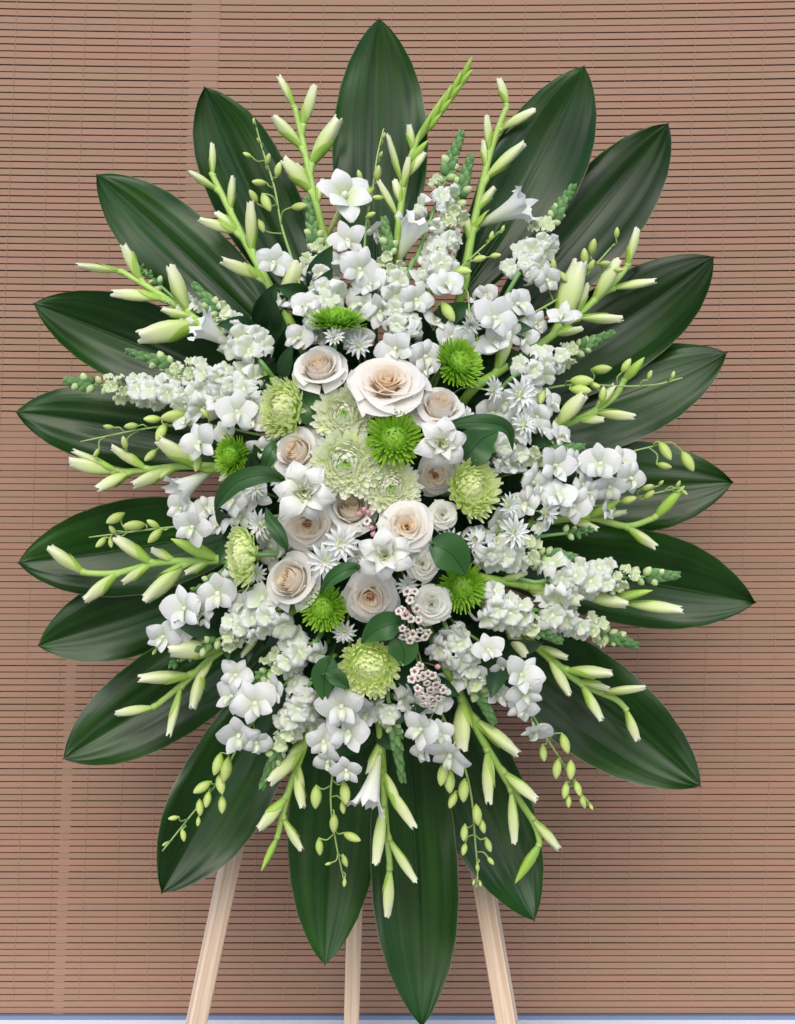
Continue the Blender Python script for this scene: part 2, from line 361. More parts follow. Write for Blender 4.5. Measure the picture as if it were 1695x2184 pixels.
blind = thing('slat_blind', 'wide blind of thin pinkish brown wooden slats tied with cords', 'blind', P(847, 2166, YB))
def sag(u, v): return 9.0 * (1 - ((u - 850) / 850) ** 2) * max(0.0, 1 - v / 1500.0)
def gap(u, v):
    g = 2.7
    nz = noise.noise(Vector((u * 0.006, v * 0.07, 3.1)))
    if 893 < v < 968 and u < 520: g = 0.5
    elif 968 <= v < 1420 and u < 620: g = 1.1
    elif 900 < v < 1330 and u > 1150: g = 1.15
    elif 1330 <= v < 1720 and u > 1050: g = 1.5 + 2.6 * nz
    elif v > 1720: g = 1.9 + 1.0 * nz
    else: g = 2.05 + 0.3 * nz
    return max(0.35, g * 0.76)
v = -165.0; edges = []
while v < 2168:
    edges.append(v); v += 14.95 - 1.2 * min(1, max(0, v / 1300.0))
edges = [q + 2165.0 - edges[-1] for q in edges]
for k in range(len(edges) - 1):
    va, vb = edges[k], edges[k + 1]; n_ = 26; verts = []
    m_ = MB(); jit = random.uniform(-0.25, 0.25)
    def fn(s, t):
        u = -400 + 2500 * t
        dv = sag(u, (va + vb) / 2) - 3
        ga, gb = gap(u, va), gap(u, vb)
        top, bot = va + ga / 2 + jit, vb - gb / 2 + jit
        i = round(s * 3); vv = (top, top + 0.6, bot - 0.6, bot)[i]; y = (0.0012, 0, 0, 0.0012)[i]
        p = P(u, vv + dv, YB); p.y += y - 0.0004 * math.sin(math.pi * (i - 0) / 3)
        return p
    m_.grid(3, n_, fn)
    o = part('slat', m_.mesh('slat', M_slat, False), blind)
for k in range(-4, 31):
    u0 = 5 + 72.5 * k + random.uniform(-4, 4)
    pts = []
    for j in range(0, len(edges), 3):
        vv = edges[j]; u = u0 + 32 - vv * 0.040 + random.uniform(-0.6, 0.6)
        p = P(u, vv + sag(u, vv) - 3, YB); p.y -= 0.0009; pts.append(p)
    m_ = MB(); m_.tube(pts, 0.00055, 4, cap=False)
    part('cord', m_.mesh('cord', M_cord), blind)

# ------------------------------------------------------------------ easel
def beam(p0, p1, wd, dp, ang):
    t = (p1 - p0); L = t.length; m_ = MB()
    M = frame(p0, t, Vector((0, -1, 0)), ang)
    c = 0.0025
    prof = [(-wd / 2 + c, -dp / 2), (wd / 2 - c, -dp / 2), (wd / 2, -dp / 2 + c), (wd / 2, dp / 2 - c), (wd / 2 - c, dp / 2), (-wd / 2 + c, dp / 2), (-wd / 2, dp / 2 - c), (-wd / 2, -dp / 2 + c)]
    b = len(m_.v)
    for z in (0, L):
        for x, y in prof: m_.v.append(M @ Vector((x, y, z)))
    for i in range(8):
        j = (i + 1) % 8
        m_.f.append((i, j, 8 + j, 8 + i)); m_.uv.append(((i / 8, 0), ((i + 1) / 8, 0), ((i + 1) / 8, 1), (i / 8, 1)))
    for f in (tuple(range(7, -1, -1)), tuple(range(8, 16))):
        m_.f.append(f); m_.uv.append(tuple((0.5, 0.5) for _ in f))
    return m_
ez = thing('wooden_easel', 'pale pine easel with three square legs holding the flower spray', 'easel', Vector((0, 0.12, 0)))
def floor_pt(u0, v0, u1, v1, Y0, Y1):     # continue a leg, seen at two heights, down to the ground
    a, b = P(u0, v0, Y0), P(u1, v1, Y1); t = a.z / (a.z - b.z)
    return a, a + (b - a) * t
a, b = floor_pt(505, 1770, 418, 2184, 0.09, 0.055)
top = a + (a - b).normalized() * 0.62
part('leg', beam(b, top, 0.029, 0.022, R(24)).mesh('leg', M_wood, False), ez)
a, b = floor_pt(1022, 1830, 1082, 2184, 0.09, 0.055)
top2 = a + (a - b).normalized() * 0.62
part('leg', beam(b, top2, 0.031, 0.022, R(-18)).mesh('leg', M_wood, False), ez)
a, b = floor_pt(757, 1900, 749, 2184, 0.19, 0.225)
top3 = a + (a - b).normalized() * 0.78
part('leg', beam(b, top3, 0.025, 0.02, R(3)).mesh('leg', M_wood, False), ez)
ca, cb = P(560, 1500, 0.105), P(985, 1500, 0.105)
part('crossbar', beam(ca, cb, 0.03, 0.018, 0).mesh('crossbar', M_wood, False), ez)
ca, cb = P(620, 1130, 0.115), P(925, 1130, 0.115)
part('crossbar', beam(ca, cb, 0.03, 0.018, 0).mesh('crossbar', M_wood, False), ez)
# ------------------------------------------------------------------ floral foam
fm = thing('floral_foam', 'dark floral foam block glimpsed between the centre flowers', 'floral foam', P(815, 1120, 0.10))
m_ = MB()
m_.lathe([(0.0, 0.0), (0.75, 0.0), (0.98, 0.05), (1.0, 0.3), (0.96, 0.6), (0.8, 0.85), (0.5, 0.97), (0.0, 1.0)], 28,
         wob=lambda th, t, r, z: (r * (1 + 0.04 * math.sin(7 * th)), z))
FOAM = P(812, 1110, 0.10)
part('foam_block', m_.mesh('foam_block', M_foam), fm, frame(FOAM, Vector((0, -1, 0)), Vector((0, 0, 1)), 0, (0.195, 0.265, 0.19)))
def foam_in(p):                                   # where a stem goes into the foam
    q = Vector((p.x - FOAM.x, 0, p.z - FOAM.z)); d = q.length
    f = min(1.0, 0.13 / max(d, 1e-4))
    return Vector((FOAM.x + q.x * min(f, 0.85), -0.02, FOAM.z + q.z * min(f, 0.85)))

# ------------------------------------------------------------------ big leaves
def big_leaf(tip, base, wl, wr, bend, Y0, tipY, note, cup=0.2):
    A, T = Vector(base), Vector(tip); ax = (T - A); n2 = Vector((ax.y, -ax.x)).normalized()   # n2: left-hand side looking to the tip (picture space)
    Cc = (A + T) / 2 + n2 * bend
    ph = random.uniform(0, 6); ph2 = random.uniform(0, 6); fr = random.uniform(2.2, 3.2)
    def cen(t): return A * (1 - t) ** 2 + Cc * 2 * t * (1 - t) + T * t * t
    nrm = 0.75 * 0.45 ** 0.6
    KT = [(0, .34), (.12, .56), (.27, .80), (.42, .96), (.54, 1.0), (.65, .97), (.75, .87), (.84, .685), (.91, .455), (.955, .255), (.978, .115), (.988, .03), (1, 0.0)]
    def wid(t):
        for (a, va), (b, vb) in zip(KT, KT[1:]):
            if t <= b:
                f = (t - a) / (b - a); return (va + (vb - va) * f) * (1 + 0.02 * math.sin(9 * t + ph))
        return 0.0
    def Yc(t): return Y0 + 0.026 - 0.045 * (1 - t) ** 2 + tipY * t ** 2.2
    nu, nv = 28, 44
    cup = random.uniform(0.12, 0.36)
    roll = random.uniform(-0.16, 0.16); half = random.uniform(-0.16, 0.16); am = random.uniform(0.005, 0.010)
    def fn(s, t):
        tt = 1 - (1 - t) ** 1.25
        x = s * 2 - 1
        c = cen(tt); d = (cen(min(1, tt + 0.01)) - cen(max(0, tt - 0.01))).normalized()
        nn = Vector((d.y, -d.x))
        hw = wid(tt) * (wl if x > 0 else wr)
        q = c + nn * (x * hw)
        y = Yc(tt) - cup * abs(x) ** 1.3 * hw * px(0) + 0.35 * cup * abs(x) ** 3.5 * hw * px(0) * (1.6 if x > 0 else 1.2)
        y += 0.0045 * math.sin(fr * 2 * tt * 3 + ph) * abs(x) ** 2 * (1 if x > 0 else -1)
        y += (0.0006 * math.sin(x * 21 + ph2 + 1.5 * tt) + 0.0009 * math.sin(x * 12.7 + ph + 3 * tt)) * (1 - tt) ** 0.35 + 0.0026 * math.sin(x * 6.1 + ph + 4 * tt) * (1 - tt ** 3) + 0.004 * math.sin(5 * tt + ph2) 
        y += (roll * x + half * abs(x)) * hw * px(0) * (0.4 + 0.9 * tt) + am * math.sin(4.2 * tt + ph + 0.9 * x) * abs(x) ** 1.4
        if abs(x) < 0.04: y += 0.0014
        return P(q.x, q.y, y)
    th = thing('broad_leaf', f'{note} pointing to {clock(*tip)}', 'leaf', P(base[0], base[1], Yc(0)), 'large leaves fanned out behind the flowers')
    m_ = MB(); m_.grid(nu, nv, fn)
    part('blade', m_.mesh('blade', M_leaf), th)
    m_ = MB(); m_.tube([fn(0.5, j / 24) + Vector((0, -0.0004, 0)) for j in range(24)], lambda t: 0.0014 * (1 - t * 0.8), 5)
    part('midrib', m_.mesh('midrib', M_rib), th)
    bp_ = fn(0.5, 0.0); f_ = Vector((FOAM.x + (bp_.x - FOAM.x) * 0.35, 0.0, FOAM.z + (bp_.z - FOAM.z) * 0.35))
    m_ = MB(); m_.tube([f_, bp_.lerp(f_, 0.5) + Vector((0, 0.005, 0)), bp_ + Vector((0, 0.001, 0)), fn(0.5, 0.06) + Vector((0, 0.001, 0))], 0.0032, 6)
    part('leaf_stalk', m_.mesh('leaf_stalk', M_rib), th)
# tip, base, half-widths (towards the n2 side, other side), bend, depth
LV = [
 ((808, 36), (800, 640), 98, 104, -6, 0.000, -0.05, 'broad dark green leaf standing straight up'),
 ((1246, 138), (985, 620), 102, 98, -34, -0.006, -0.05, 'dark leaf with pale midrib behind a leaning gladiolus stem'),
 ((1427, 261), (1060, 700), 92, 96, -20, 0.018, -0.05, 'dark leaf with a bluish sheen and blunt hooked tip'),
 ((1524, 546), (1040, 860), 98, 104, -28, 0.004, -0.045, 'dark leaf under the tall cream gladiolus buds'),
 ((1553, 751), (1000, 950), 92, 100, -22, 0.022, -0.04, 'glossy leaf behind two bent green gladiolus tips'),
 ((1566, 1028), (1010, 1040), 98, 102, -10, 0.036, -0.03, 'dark leaf behind a cluster of white orchids'),
 ((1614, 1286), (1000, 1180), 112, 98, 6, 0.006, -0.03, 'long glossy leaf under pale horizontal gladiolus buds'),
 ((1497, 1679), (985, 1290), 98, 118, 12, 0.020, -0.08, 'wide glossy leaf with a blue sheen'),
 ((1141, 1967), (905, 1370), 92, 100, -8, 0.026, -0.08, 'drooping leaf behind hanging orchid buds'),
 ((900, 2194), (860, 1420), 90, 98, 10, -0.004, -0.08, 'longest leaf with pale midrib hanging down'),
 ((692, 2062), (745, 1370), 98, 98, -6, 0.014, -0.08, 'hanging leaf behind a yellowish orchid bud tip'),
 ((343, 1907), (630, 1380), 108, 96, 14, 0.000, -0.08, 'wide drooping leaf with orchid buds across it'),
 ((132, 1620), (600, 1300), 98, 100, 22, 0.014, -0.08, 'broad mid green leaf with a pale tip'),
 ((78, 1378), (560, 1200), 88, 96, 20, 0.032, -0.03, 'short dark leaf behind starry white orchids'),
 ((35, 1201), (570, 1110), 100, 104, 20, 0.010, -0.03, 'dark leaf under forked pale gladiolus buds'),
 ((30, 878), (560, 960), 86, 92, -2, 0.026, -0.03, 'dark glossy leaf under a thin orchid bud spray'),
 ((69, 646), (560, 850), 88, 92, -8, 0.036, -0.03, 'dark leaf between two white flower spikes'),
 ((203, 370), (620, 760), 92, 88, -8, 0.004, -0.04, 'dark leaf with a blue sheen above snapdragons'),
 ((435, 183), (665, 650), 88, 96, 22, 0.020, -0.05, 'tall dark leaf with orchid buds in front'),
]
for a in LV: big_leaf(*a)

# ------------------------------------------------------------------ gladiolus
def glad_bud_mesh(seed, kind):
    rnd = random.Random(seed); ph = rnd.uniform(0, 6)
    m_ = MB()
    if kind == 'bud':
        prof = [(0.22, 0), (0.48, 0.12), (0.80, 0.30), (0.98, 0.48), (1.0, 0.62), (0.90, 0.76), (0.74, 0.87), (0.66, 0.94), (0.62, 1.0), (0.40, 0.96), (0.28, 0.86), (0.1, 0.7)]
        def wob(th, t, r, z):
            k = max(0, t - 0.45) / 0.55; k = min(1, k * 1.5)
            return r * (1 + 0.09 * math.cos(3 * th + ph + 4 * t) + 0.16 * k * math.cos(3 * th + ph * 2) + 0.08 * k * math.sin(7 * th + ph)), z + (0.05 * math.sin(2 * th + ph) + 0.035 * math.sin(5 * th + 2 * ph)) * k ** 2
    elif kind == 'open':
        prof = [(0.25, 0), (0.42, 0.15), (0.65, 0.35), (0.95, 0.55), (1.3, 0.74), (1.7, 0.88), (2.0, 0.95), (2.25, 0.97)]
        def wob(th, t, r, z):
            k = max(0.0, t - 0.4) / 0.6; k = k ** 1.5
            return r * (1 + 0.22 * k * math.cos(6 * th + ph) + 0.08 * k * math.sin(13 * th)), z + k * (0.06 * math.cos(6 * th + ph) + 0.06 * math.sin(11 * th + ph) + 0.05 * math.sin(2 * th))
    else:
        prof = [(0.35, 0), (0.8, 0.2), (1.0, 0.4), (0.85, 0.62), (0.5, 0.84), (0.06, 1.0)]
        def wob(th, t, r, z): return r * (1 + 0.1 * math.cos(2 * th + ph)), z
    m_.lathe(prof, 30 if kind == 'open' else 18, wob=wob)
    return m_.mesh('gladiolus_' + kind, {'bud': M_gbud, 'open': M_gflower, 'green': M_bract}[kind])
GB = {k: [glad_bud_mesh(i * 7 + len(k), k) for i in range(3)] for k in ('bud', 'open', 'green')}
def bract_mesh(seed):
    m_ = MB()
    def fn(a, t):
        th = R(-100 + 200 * a) * (1 - 0.92 * t ** 2.2)
        r = 0.30 + 0.76 * min(1.0, t * 1.25) ** 0.8
        return Vector((r * math.cos(th), r * math.sin(th), t))
    m_.grid(6, 8, fn); return m_.mesh('bract', M_bract)
BR = bract_mesh(0)
PETAL_OPEN = None
def near(pts, p):
    best = min(range(len(pts)), key=lambda i: (pts[i] - p).length); return best
def glad(stem, buds, note, dz=0.0, r=10.5):
    pts = []
    for i, (u, v) in enumerate(stem):
        pts.append(P(u, v, dome(u, v) + 0.035 + dz))
    e = foam_in(pts[0])
    line = spline([e] + pts, 6)
    th = thing('gladiolus_stem', f'{note} pointing to {clock(*stem[-1])}', 'gladiolus', e, 'gladiolus stems radiating from the spray')
    m_ = MB(); m_.tube(line, lambda t: r * px(0) * (1.0 - 0.42 * t), 9)
    part('stem', m_.mesh('stem', M_gstem), th)
    for b in buds:
        (a0, a1, c0, c1, wd, kind) = b
        base = P(a0, a1, dome(a0, a1) + 0.033 + dz)
        i = near(line, base); q = line[i]
        if (q - base).length < 0.03: base = base.lerp(q, 0.75)
        tip = P(c0, c1, base.y - random.uniform(0.0, 0.016) + (-0.02 if kind == 'open' else 0))
        ax = tip - base; L = ax.length
        rr = wd * 0.49 * px(0)
        if kind == 'open': rr = rr / 1.85
        M = frame(base, ax, Vector((0, -1, 0)), random.uniform(0, 6), (rr, rr, L))
        nm = {'bud': 'bud', 'open': 'flower', 'green': 'green_tip'}[kind]
        o = part(nm, random.choice(GB[kind]), th, M)
        side = -1 if random.random() < 0.5 else 1
        if kind != 'green':
            f = random.uniform(0.55, 0.8) if kind == 'bud' else 0.42
            bm = frame(base - ax * 0.04, ax, Vector((0, -1, 0)), random.choice((-0.5, 0.2, 3.4, 2.7)), (rr * 1.04 + 0.0006, rr * 1.04 + 0.0006, L * f))
            part('bract', BR, o, bm)
        # short stalk tying the bud to the stem
        back = line[max(0, i - 2)]
        m_ = MB(); m_.tube(spline([back, back.lerp(base, 0.6), base + ax * 0.06], 3), lambda t: (0.0030 + (rr * 0.32) * t), 6)
        part('bud_stalk', m_.mesh('bud_stalk', M_gstem), th)
    n_ = len(line) - 1
    for k, f in enumerate((0.42, 0.55, 0.66)):
        i = int(n_ * f); q = line[i]; tg = (line[i + 1] - line[i - 1]).normalized(); sd_ = tg.cross(Vector((0, -1, 0))).normalized() * (1 if k % 2 else -1)
        ax = (tg + sd_ * random.uniform(0.3, 0.5) + Vector((0, -0.3, 0))).normalized(); L = random.uniform(52, 74) * px(0); rr = random.uniform(7, 9.5) * px(0)
        o = part('bud', random.choice(GB['bud']), th, frame(q, ax, Vector((0, -1, 0)), random.uniform(0, 6), (rr, rr, L)))
        part('bract', BR, o, frame(q - ax * 0.002, ax, Vector((0, -1, 0)), random.choice((0.2, 3.0)), (rr * 1.05 + 0.0006, rr * 1.05 + 0.0006, L * 0.75)))
    return th, line
B, O_, G_ = 'bud', 'open', 'green'
g1, _ = glad([(712, 580), (690, 500), (668, 410), (645, 300), (628, 228)],
     [(626, 232, 594, 163, 17, B), (664, 262, 671, 184, 24, B), (642, 322, 584, 249, 26, B), (676, 352, 722, 253, 33, B), (658, 410, 604, 340, 30, B)],
     'gladiolus stem with a wide open white flower')
glad([(625, 700), (575, 610), (520, 510), (478, 425), (450, 368)],
     [(452, 372, 452, 307, 15, B), (455, 410, 404, 367, 17, B), (492, 452, 496, 377, 17, B), (498, 505, 426, 469, 22, B), (537, 530, 535, 431, 24, B), (552, 602, 474, 555, 26, B), (610, 650, 636, 560, 34, B)],
     'gladiolus stem with six narrow buds')
g3, l3 = glad([(845, 560), (850, 480), (862, 395), (885, 310), (925, 240), (965, 185)],
     [(862, 340, 913, 299, 15, G_), (853, 400, 872, 336, 16, B), (848, 390, 826, 288, 14, B), (840, 460, 807, 386, 15, B), (848, 585, 888, 468, 58, O_)],
     'gladiolus stem with long green unopened tip', r=9)
for k in range(9):
    u = 895 + 11 * k; v = 300 - 15.5 * k; s = 1 if k % 2 else -1
    a = P(u, v, -0.035); b = P(u + 30 + s * 6, v - 50 + s * 6, -0.05); ax = b - a
    part('green_tip', GB['green'][k % 3], g3, frame(a, ax, Vector((0, -1, 0)), 0, (0.0052, 0.0045, ax.length)))
glad([(980, 640), (995, 560), (1012, 470), (1040, 345), (1062, 275), (1082, 225)],
     [(1082, 228, 1064, 168, 18, B), (1070, 282, 1140, 235, 20, B), (1042, 322, 1037, 248, 18, B), (1040, 380, 1117, 306, 24, B), (1012, 480, 1124, 432, 62, O_)],
     'gladiolus stem with bent bud tip and white trumpet')
glad([(600, 830), (520, 760), (430, 690), (340, 628), (258, 578)],
     [(262, 582, 164, 566, 18, B), (310, 600, 264, 523, 24, B), (345, 640, 240, 625, 25, B), (408, 668, 362, 568, 32, B), (418, 702, 296, 717, 44, B), (508, 742, 424, 690, 56, O_)],
     'gladiolus stem with fat white lower bud')
glad([(1000, 840), (1060, 795), (1165, 725), (1240, 665), (1310, 602), (1342, 562)],
     [(1340, 568, 1358, 488, 20, B), (1318, 628, 1397, 600, 19, B), (1265, 648, 1318, 555, 30, B), (1235, 688, 1326, 680, 22, B), (1190, 690, 1238, 560, 50, B), (1055, 790, 1090, 700, 26, B)],
     'gladiolus stem with a large cream bud')
glad([(1090, 950), (1170, 918), (1255, 884), (1310, 845), (1332, 808)],
     [(1330, 812, 1374, 762, 20, G_), (1270, 884, 1352, 889, 21, B), (1180, 912, 1245, 842, 32, B)],
     'short gladiolus stem with two buds and green tip')
glad([(1050, 1135), (1120, 1118), (1250, 1104), (1335, 1122), (1395, 1105)],
     [(1398, 1104, 1460, 1036, 22, G_), (1340, 1128, 1399, 1167, 22, B), (1250, 1102, 1322, 1067, 21, G_)],
     'smooth green gladiolus stem with hooked tip')
glad([(1000, 1225), (1100, 1245), (1220, 1268), (1330, 1286)],
     [(1120, 1248, 1237, 1282, 38, B), (1232, 1266, 1337, 1288, 27, B), (1325, 1284, 1454, 1302, 25, B), (1300, 1276, 1392, 1259, 20, G_)],
     'gladiolus stem with three long cream buds in line', dz=-0.01)
glad([(1020, 1280), (1110, 1350), (1170, 1402), (1240, 1458), (1310, 1490), (1335, 1512)],
     [(1335, 1510, 1359, 1579, 21, B), (1285, 1478, 1374, 1466, 18, B), (1240, 1455, 1282, 1536, 21, B), (1210, 1420, 1304, 1437, 25, B), (1165, 1400, 1214, 1482, 22, B), (1060, 1340, 1122, 1397, 28, B)],
     'gladiolus stem with five splayed buds')
glad([(940, 1400), (985, 1490), (1030, 1580), (1090, 1680), (1138, 1755), (1152, 1800)],
     [(1150, 1798, 1098, 1884, 22, G_), (1140, 1745, 1191, 1810, 21, B), (1080, 1640, 1144, 1707, 24, B), (1092, 1690, 1097, 1797, 21, B), (1038, 1595, 1042, 1712, 24, B), (1030, 1530, 1104, 1607, 27, B), (990, 1490, 985, 1600, 36, B)],
     'gladiolus stem curling back at its green tip')
glad([(800, 1420), (805, 1500), (815, 1620), (822, 1750), (832, 1850)],
     [(830, 1850, 825, 1953, 23, B), (832, 1790, 886, 1880, 19, B), (820, 1720, 802, 1841, 25, B), (822, 1660, 883, 1764, 23, B), (808, 1600, 781, 1722, 58, O_)],
     'hanging gladiolus stem with ruffled white trumpet')
glad([(710, 1400), (680, 1500), (642, 1610), (612, 1700), (592, 1785)],
     [(594, 1780, 557, 1858, 17, G_), (605, 1745, 643, 1812, 19, B), (608, 1700, 552, 1767, 25, B), (632, 1650, 645, 1722, 21, B), (642, 1600, 574, 1668, 30, B)],
     'gladiolus stem with a pointed green end')
glad([(640, 1290), (560, 1340), (470, 1388), (400, 1450), (330, 1508)],
     [(332, 1508, 247, 1521, 20, B), (385, 1465, 360, 1568, 18, B), (430, 1420, 411, 1510, 25, B), (405, 1438, 297, 1448, 27, B), (470, 1372, 362, 1387, 40, B)],
     'gladiolus stem with buds forking over a leaf')
glad([(560, 1185), (450, 1196), (340, 1200), (250, 1222), (178, 1222)],
     [(180, 1222, 104, 1168, 27, B), (325, 1198, 246, 1148, 28, B), (255, 1226, 181, 1280, 27, B), (395, 1218, 309, 1280, 34, B), (462, 1188, 364, 1149, 27, G_)],
     'gladiolus stem with stubby buds forked like fingers')
glad([(620, 1000), (520, 998), (400, 994), (300, 1004), (235, 1008)],
     [(245, 1008, 149, 984, 30, B), (250, 1004, 156, 962, 16, B), (280, 1014, 207, 1043, 25, B), (370, 1006, 284, 1034, 27, B), (310, 1000, 239, 953, 20, B), (410, 992, 338, 938, 32, B), (460, 1010, 372, 1052, 54, O_)],
     'gladiolus stem with paired buds at its end')

# ------------------------------------------------------------------ petals used by several flowers
def petal_mesh(name, mt, wid, prof, curl, cup, ruff, seed, nu=6, nv=8, tipfold=0.0, start=0.0):
    rnd = random.Random(seed); ph = rnd.uniform(0, 6); m_ = MB(); tw = rnd.uniform(-0.15, 0.15)
    def fn(a, t):
        x = a * 2 - 1; w_ = wid * prof(t)
        y = start + (1 - start) * t
        z = curl(t) + cup * (x * x) * w_ + ruff * math.sin(7 * x + 9 * t + ph) * t * t + tw * x * w_ * t
        yy = y - tipfold * x * x * t
        return Vector((x * w_, yy, z))
    m_.grid(nu, nv, fn); return m_.mesh(name, mt)
rnd_prof = lambda t: max(0.10, math.sin(math.pi * (0.06 + 0.94 * t) ** 0.85)) ** 0.6 * (1 if t < 0.999 else 0.4)
oval = lambda t: max(0.06, math.sin(math.pi * (0.05 + 0.93 * t))) ** 0.8
point = lambda t: 0.02 + max(0.0, math.sin(math.pi * (0.08 + 0.92 * t) ** 0.9)) ** 0.9
OPET = [petal_mesh('petal', M_orchid, 0.52, rnd_prof, lambda t: 0.22 * math.sin(2.2 * t) - 0.12 * t * t, -0.22, 0.04, i) for i in range(4)]
OSEP = [petal_mesh('sepal', M_orchid, 0.34, oval, lambda t: 0.18 * math.sin(2.0 * t) - 0.16 * t * t, -0.25, 0.01, 10 + i) for i in range(3)]
OLIP = [petal_mesh('lip', M_lip, 0.28, rnd_prof, lambda t: 0.45 * math.sin(2.4 * t) - 0.15 * t, 0.7, 0.03, 20 + i) for i in range(2)]
m_ = MB(); m_.lathe([(0.03, -0.5), (0.05, -0.25), (0.09, -0.08), (0.12, 0.02), (0.11, 0.16), (0.07, 0.26), (0.0, 0.28)], 8)
OCOL = m_.mesh('column', M_lip)
def bud_mesh(name, mt, seed, hook=0.12):
    rnd = random.Random(seed); ph = rnd.uniform(0, 6); m_ = MB()
    prof = [(0.10, 0), (0.52, 0.10), (0.86, 0.28), (1.0, 0.48), (0.86, 0.70), (0.52, 0.88), (0.16, 0.98), (0.0, 1.0)]
    m_.lathe(prof, 9, wob=lambda th, t, r, z: (r * (1 + 0.07 * math.cos(3 * th + ph)), z))
    for p in m_.v: p.x += hook * p.z * p.z
    return m_.mesh(name, mt)
OBUD = [bud_mesh('orchid_bud', M_obud, i, 0.3) for i in range(3)]

def orchid_flower(root, line, u, v, r, dz=0.0, axis=None, roll=None):
    pos = P(u, v, dome(u, v) + dz)
    ax = (axis + Vector([random.uniform(-.3, .3) for _ in range(3)])).normalized() if axis else outward(u, v, 0.9, 0.75)
    M = frame(pos, ax, Vector((0, 0, 1)), random.uniform(-0.6, 0.6) if roll is None else roll, random.uniform(0.84, 1.02) * r * px(0))
    o = part('flower', OCOL, root, M)
    k = random.uniform(0.9, 1.1)
    for a, ms, s, tilt in ((0, OSEP, 0.95, 0.25), (72, OPET, 1.0, 0.15), (-72, OPET, 1.0, 0.15), (140, OSEP, 0.9, 0.3), (-140, OSEP, 0.9, 0.3)):
        part('petal', random.choice(ms), o, M @ rotz(R(a + random.uniform(-8, 8))) @ Matrix.Rotation(tilt * random.uniform(0.1, 2.4), 4, 'X') @ Matrix.Diagonal((s * random.uniform(0.84, 1.1), s * k * random.uniform(0.88, 1.08), random.uniform(0.5, 1.9), 1)))
    part('lip', random.choice(OLIP), o, M @ Matrix.Translation((0, 0, 0.08)) @ rotz(R(180)) @ Matrix.Rotation(0.35, 4, 'X') @ Matrix.Diagonal((0.55, 0.6, 0.7, 1)))
    i = near(line, pos); q = line[i]
    back = M @ Vector((0, 0, -0.45))
    if (q - back).length > 0.004:
        m_ = MB(); m_.tube(spline([q, q.lerp(back, 0.5) + Vector((0, 0.004, 0.002)), back, M @ Vector((0, 0, -0.1))], 4), 0.0011, 5)
        part('pedicel', m_.mesh('pedicel', M_pedicel), o)
EXTRA = [('over the tall leaf', [(700, 640, 40, .02), (688, 722, 42, .03), (640, 724, 42, .02), (690, 560, 36, .02)]),
 ('straight upright leaf', [(772, 652, 46, .01), (762, 722, 44, .02), (812, 664, 44, .01), (830, 610, 38, .02)]),
 ('pointing to one', [(962, 722, 42, .02), (930, 690, 40, .02), (862, 655, 40, .015), (915, 560, 34, .02)]),
 ('big white blooms', [(1112, 720, 38, .01), (1035, 630, 36, .02), (1140, 690, 36, .01)]),
 ('thin level stem', [(1092, 902, 42, .02), (1172, 862, 34, .015), (1190, 930, 34, .01)]),
 ('three plump buds', [(1062, 962, 40, .03), (1092, 992, 42, .02), (1222, 985, 40, .01)]),
 ('tiny green end buds', [(1060, 1110, 40, .02), (1290, 1085, 32, .01)]),
 ('nodding stem', [(540, 902, 40, .01), (400, 902, 34, .005), (592, 952, 36, .03), (480, 925, 34, .015)]),
 ('clustered buds', [(545, 1062, 40, .02), (470, 1122, 40, .01), (592, 1182, 40, .03), (575, 1150, 34, .03)]),
 ('half past seven', [(620, 1420, 38, .02), (640, 1470, 36, .02)]),
 ('two lowest leaves', [(690, 1500, 40, .02), (782, 1522, 38, .02), (660, 1540, 34, .02)]),
 ('long chain', [(930, 1500, 40, .02), (882, 1502, 38, .02), (960, 1462, 38, .02), (905, 1600, 34, .005)]),
 ('dangling clear', [(1010, 1442, 38, .01), (1072, 1422, 38, .01), (932, 1382, 38, .02), (1060, 1480, 34, .01)]),
 ('starry white', [(562, 1322, 42, .0), (592, 1262, 38, .02), (500, 1352, 38, .01)])]
def orchid(stem, buds, flowers, note, dz=0.0, r=3.4):
    for key, ex in EXTRA:
        if key in note: flowers = flowers + ex
    pts = [P(u, v, dome(u, v) + (0.026 if i < len(stem) - 3 else 0.016) + dz) for i, (u, v) in enumerate(stem)]
    e = foam_in(pts[0]); line = spline([e] + pts, 7)
    th = thing('orchid_spray', note, 'orchid', e, 'white orchid sprays with pale buds')
    m_ = MB(); m_.tube(line, lambda t: r * px(0) * (1 - 0.55 * t), 7)
    part('stem', m_.mesh('stem', M_pedicel), th)
    for b in buds:
        u, v, L = b[:3]
        pos = P(u, v, dome(u, v) - 0.002 + dz)
        i = near(line, pos); q = line[max(0, i - 1)]
        if len(b) > 3: dr = d3(b[3], b[4], 0.25)
        else:
            dq = pos - q; tan = (line[min(i + 1, len(line) - 1)] - line[max(0, i - 1)]).normalized()
            dr = (dq.normalized() * 0.8 + tan * 0.8 + Vector((0, -0.2, -0.35))).normalized()
        l = L * px(0); base = pos - dr * l * 0.5
        o = part('bud', random.choice(OBUD), th, frame(base, dr, Vector((0, -1, 0)), random.uniform(0, 6), (l * 0.245, l * 0.245, l)))
        mid = q.lerp(base, 0.55) + Vector((0, -0.002, 0.0)) + (base - q).length * 0.28 * (Vector((-(base - q).z, 0, (base - q).x)).normalized() if (base - q).length > 1e-5 else Vector()) * random.choice((-1, 1)) * 0.8
        m_ = MB(); m_.tube(spline([q, mid, base, base + dr * l * 0.1], 5), 0.00115, 5)
        part('pedicel', m_.mesh('pedicel', M_pedicel), o)
    for f in flowers:
        orchid_flower(th, line, f[0], f[1], f[2], dz + (f[3] if len(f) > 3 else 0.0), d3(*f[4]) if len(f) > 4 else None, f[5] if len(f) > 5 else None)
    return th
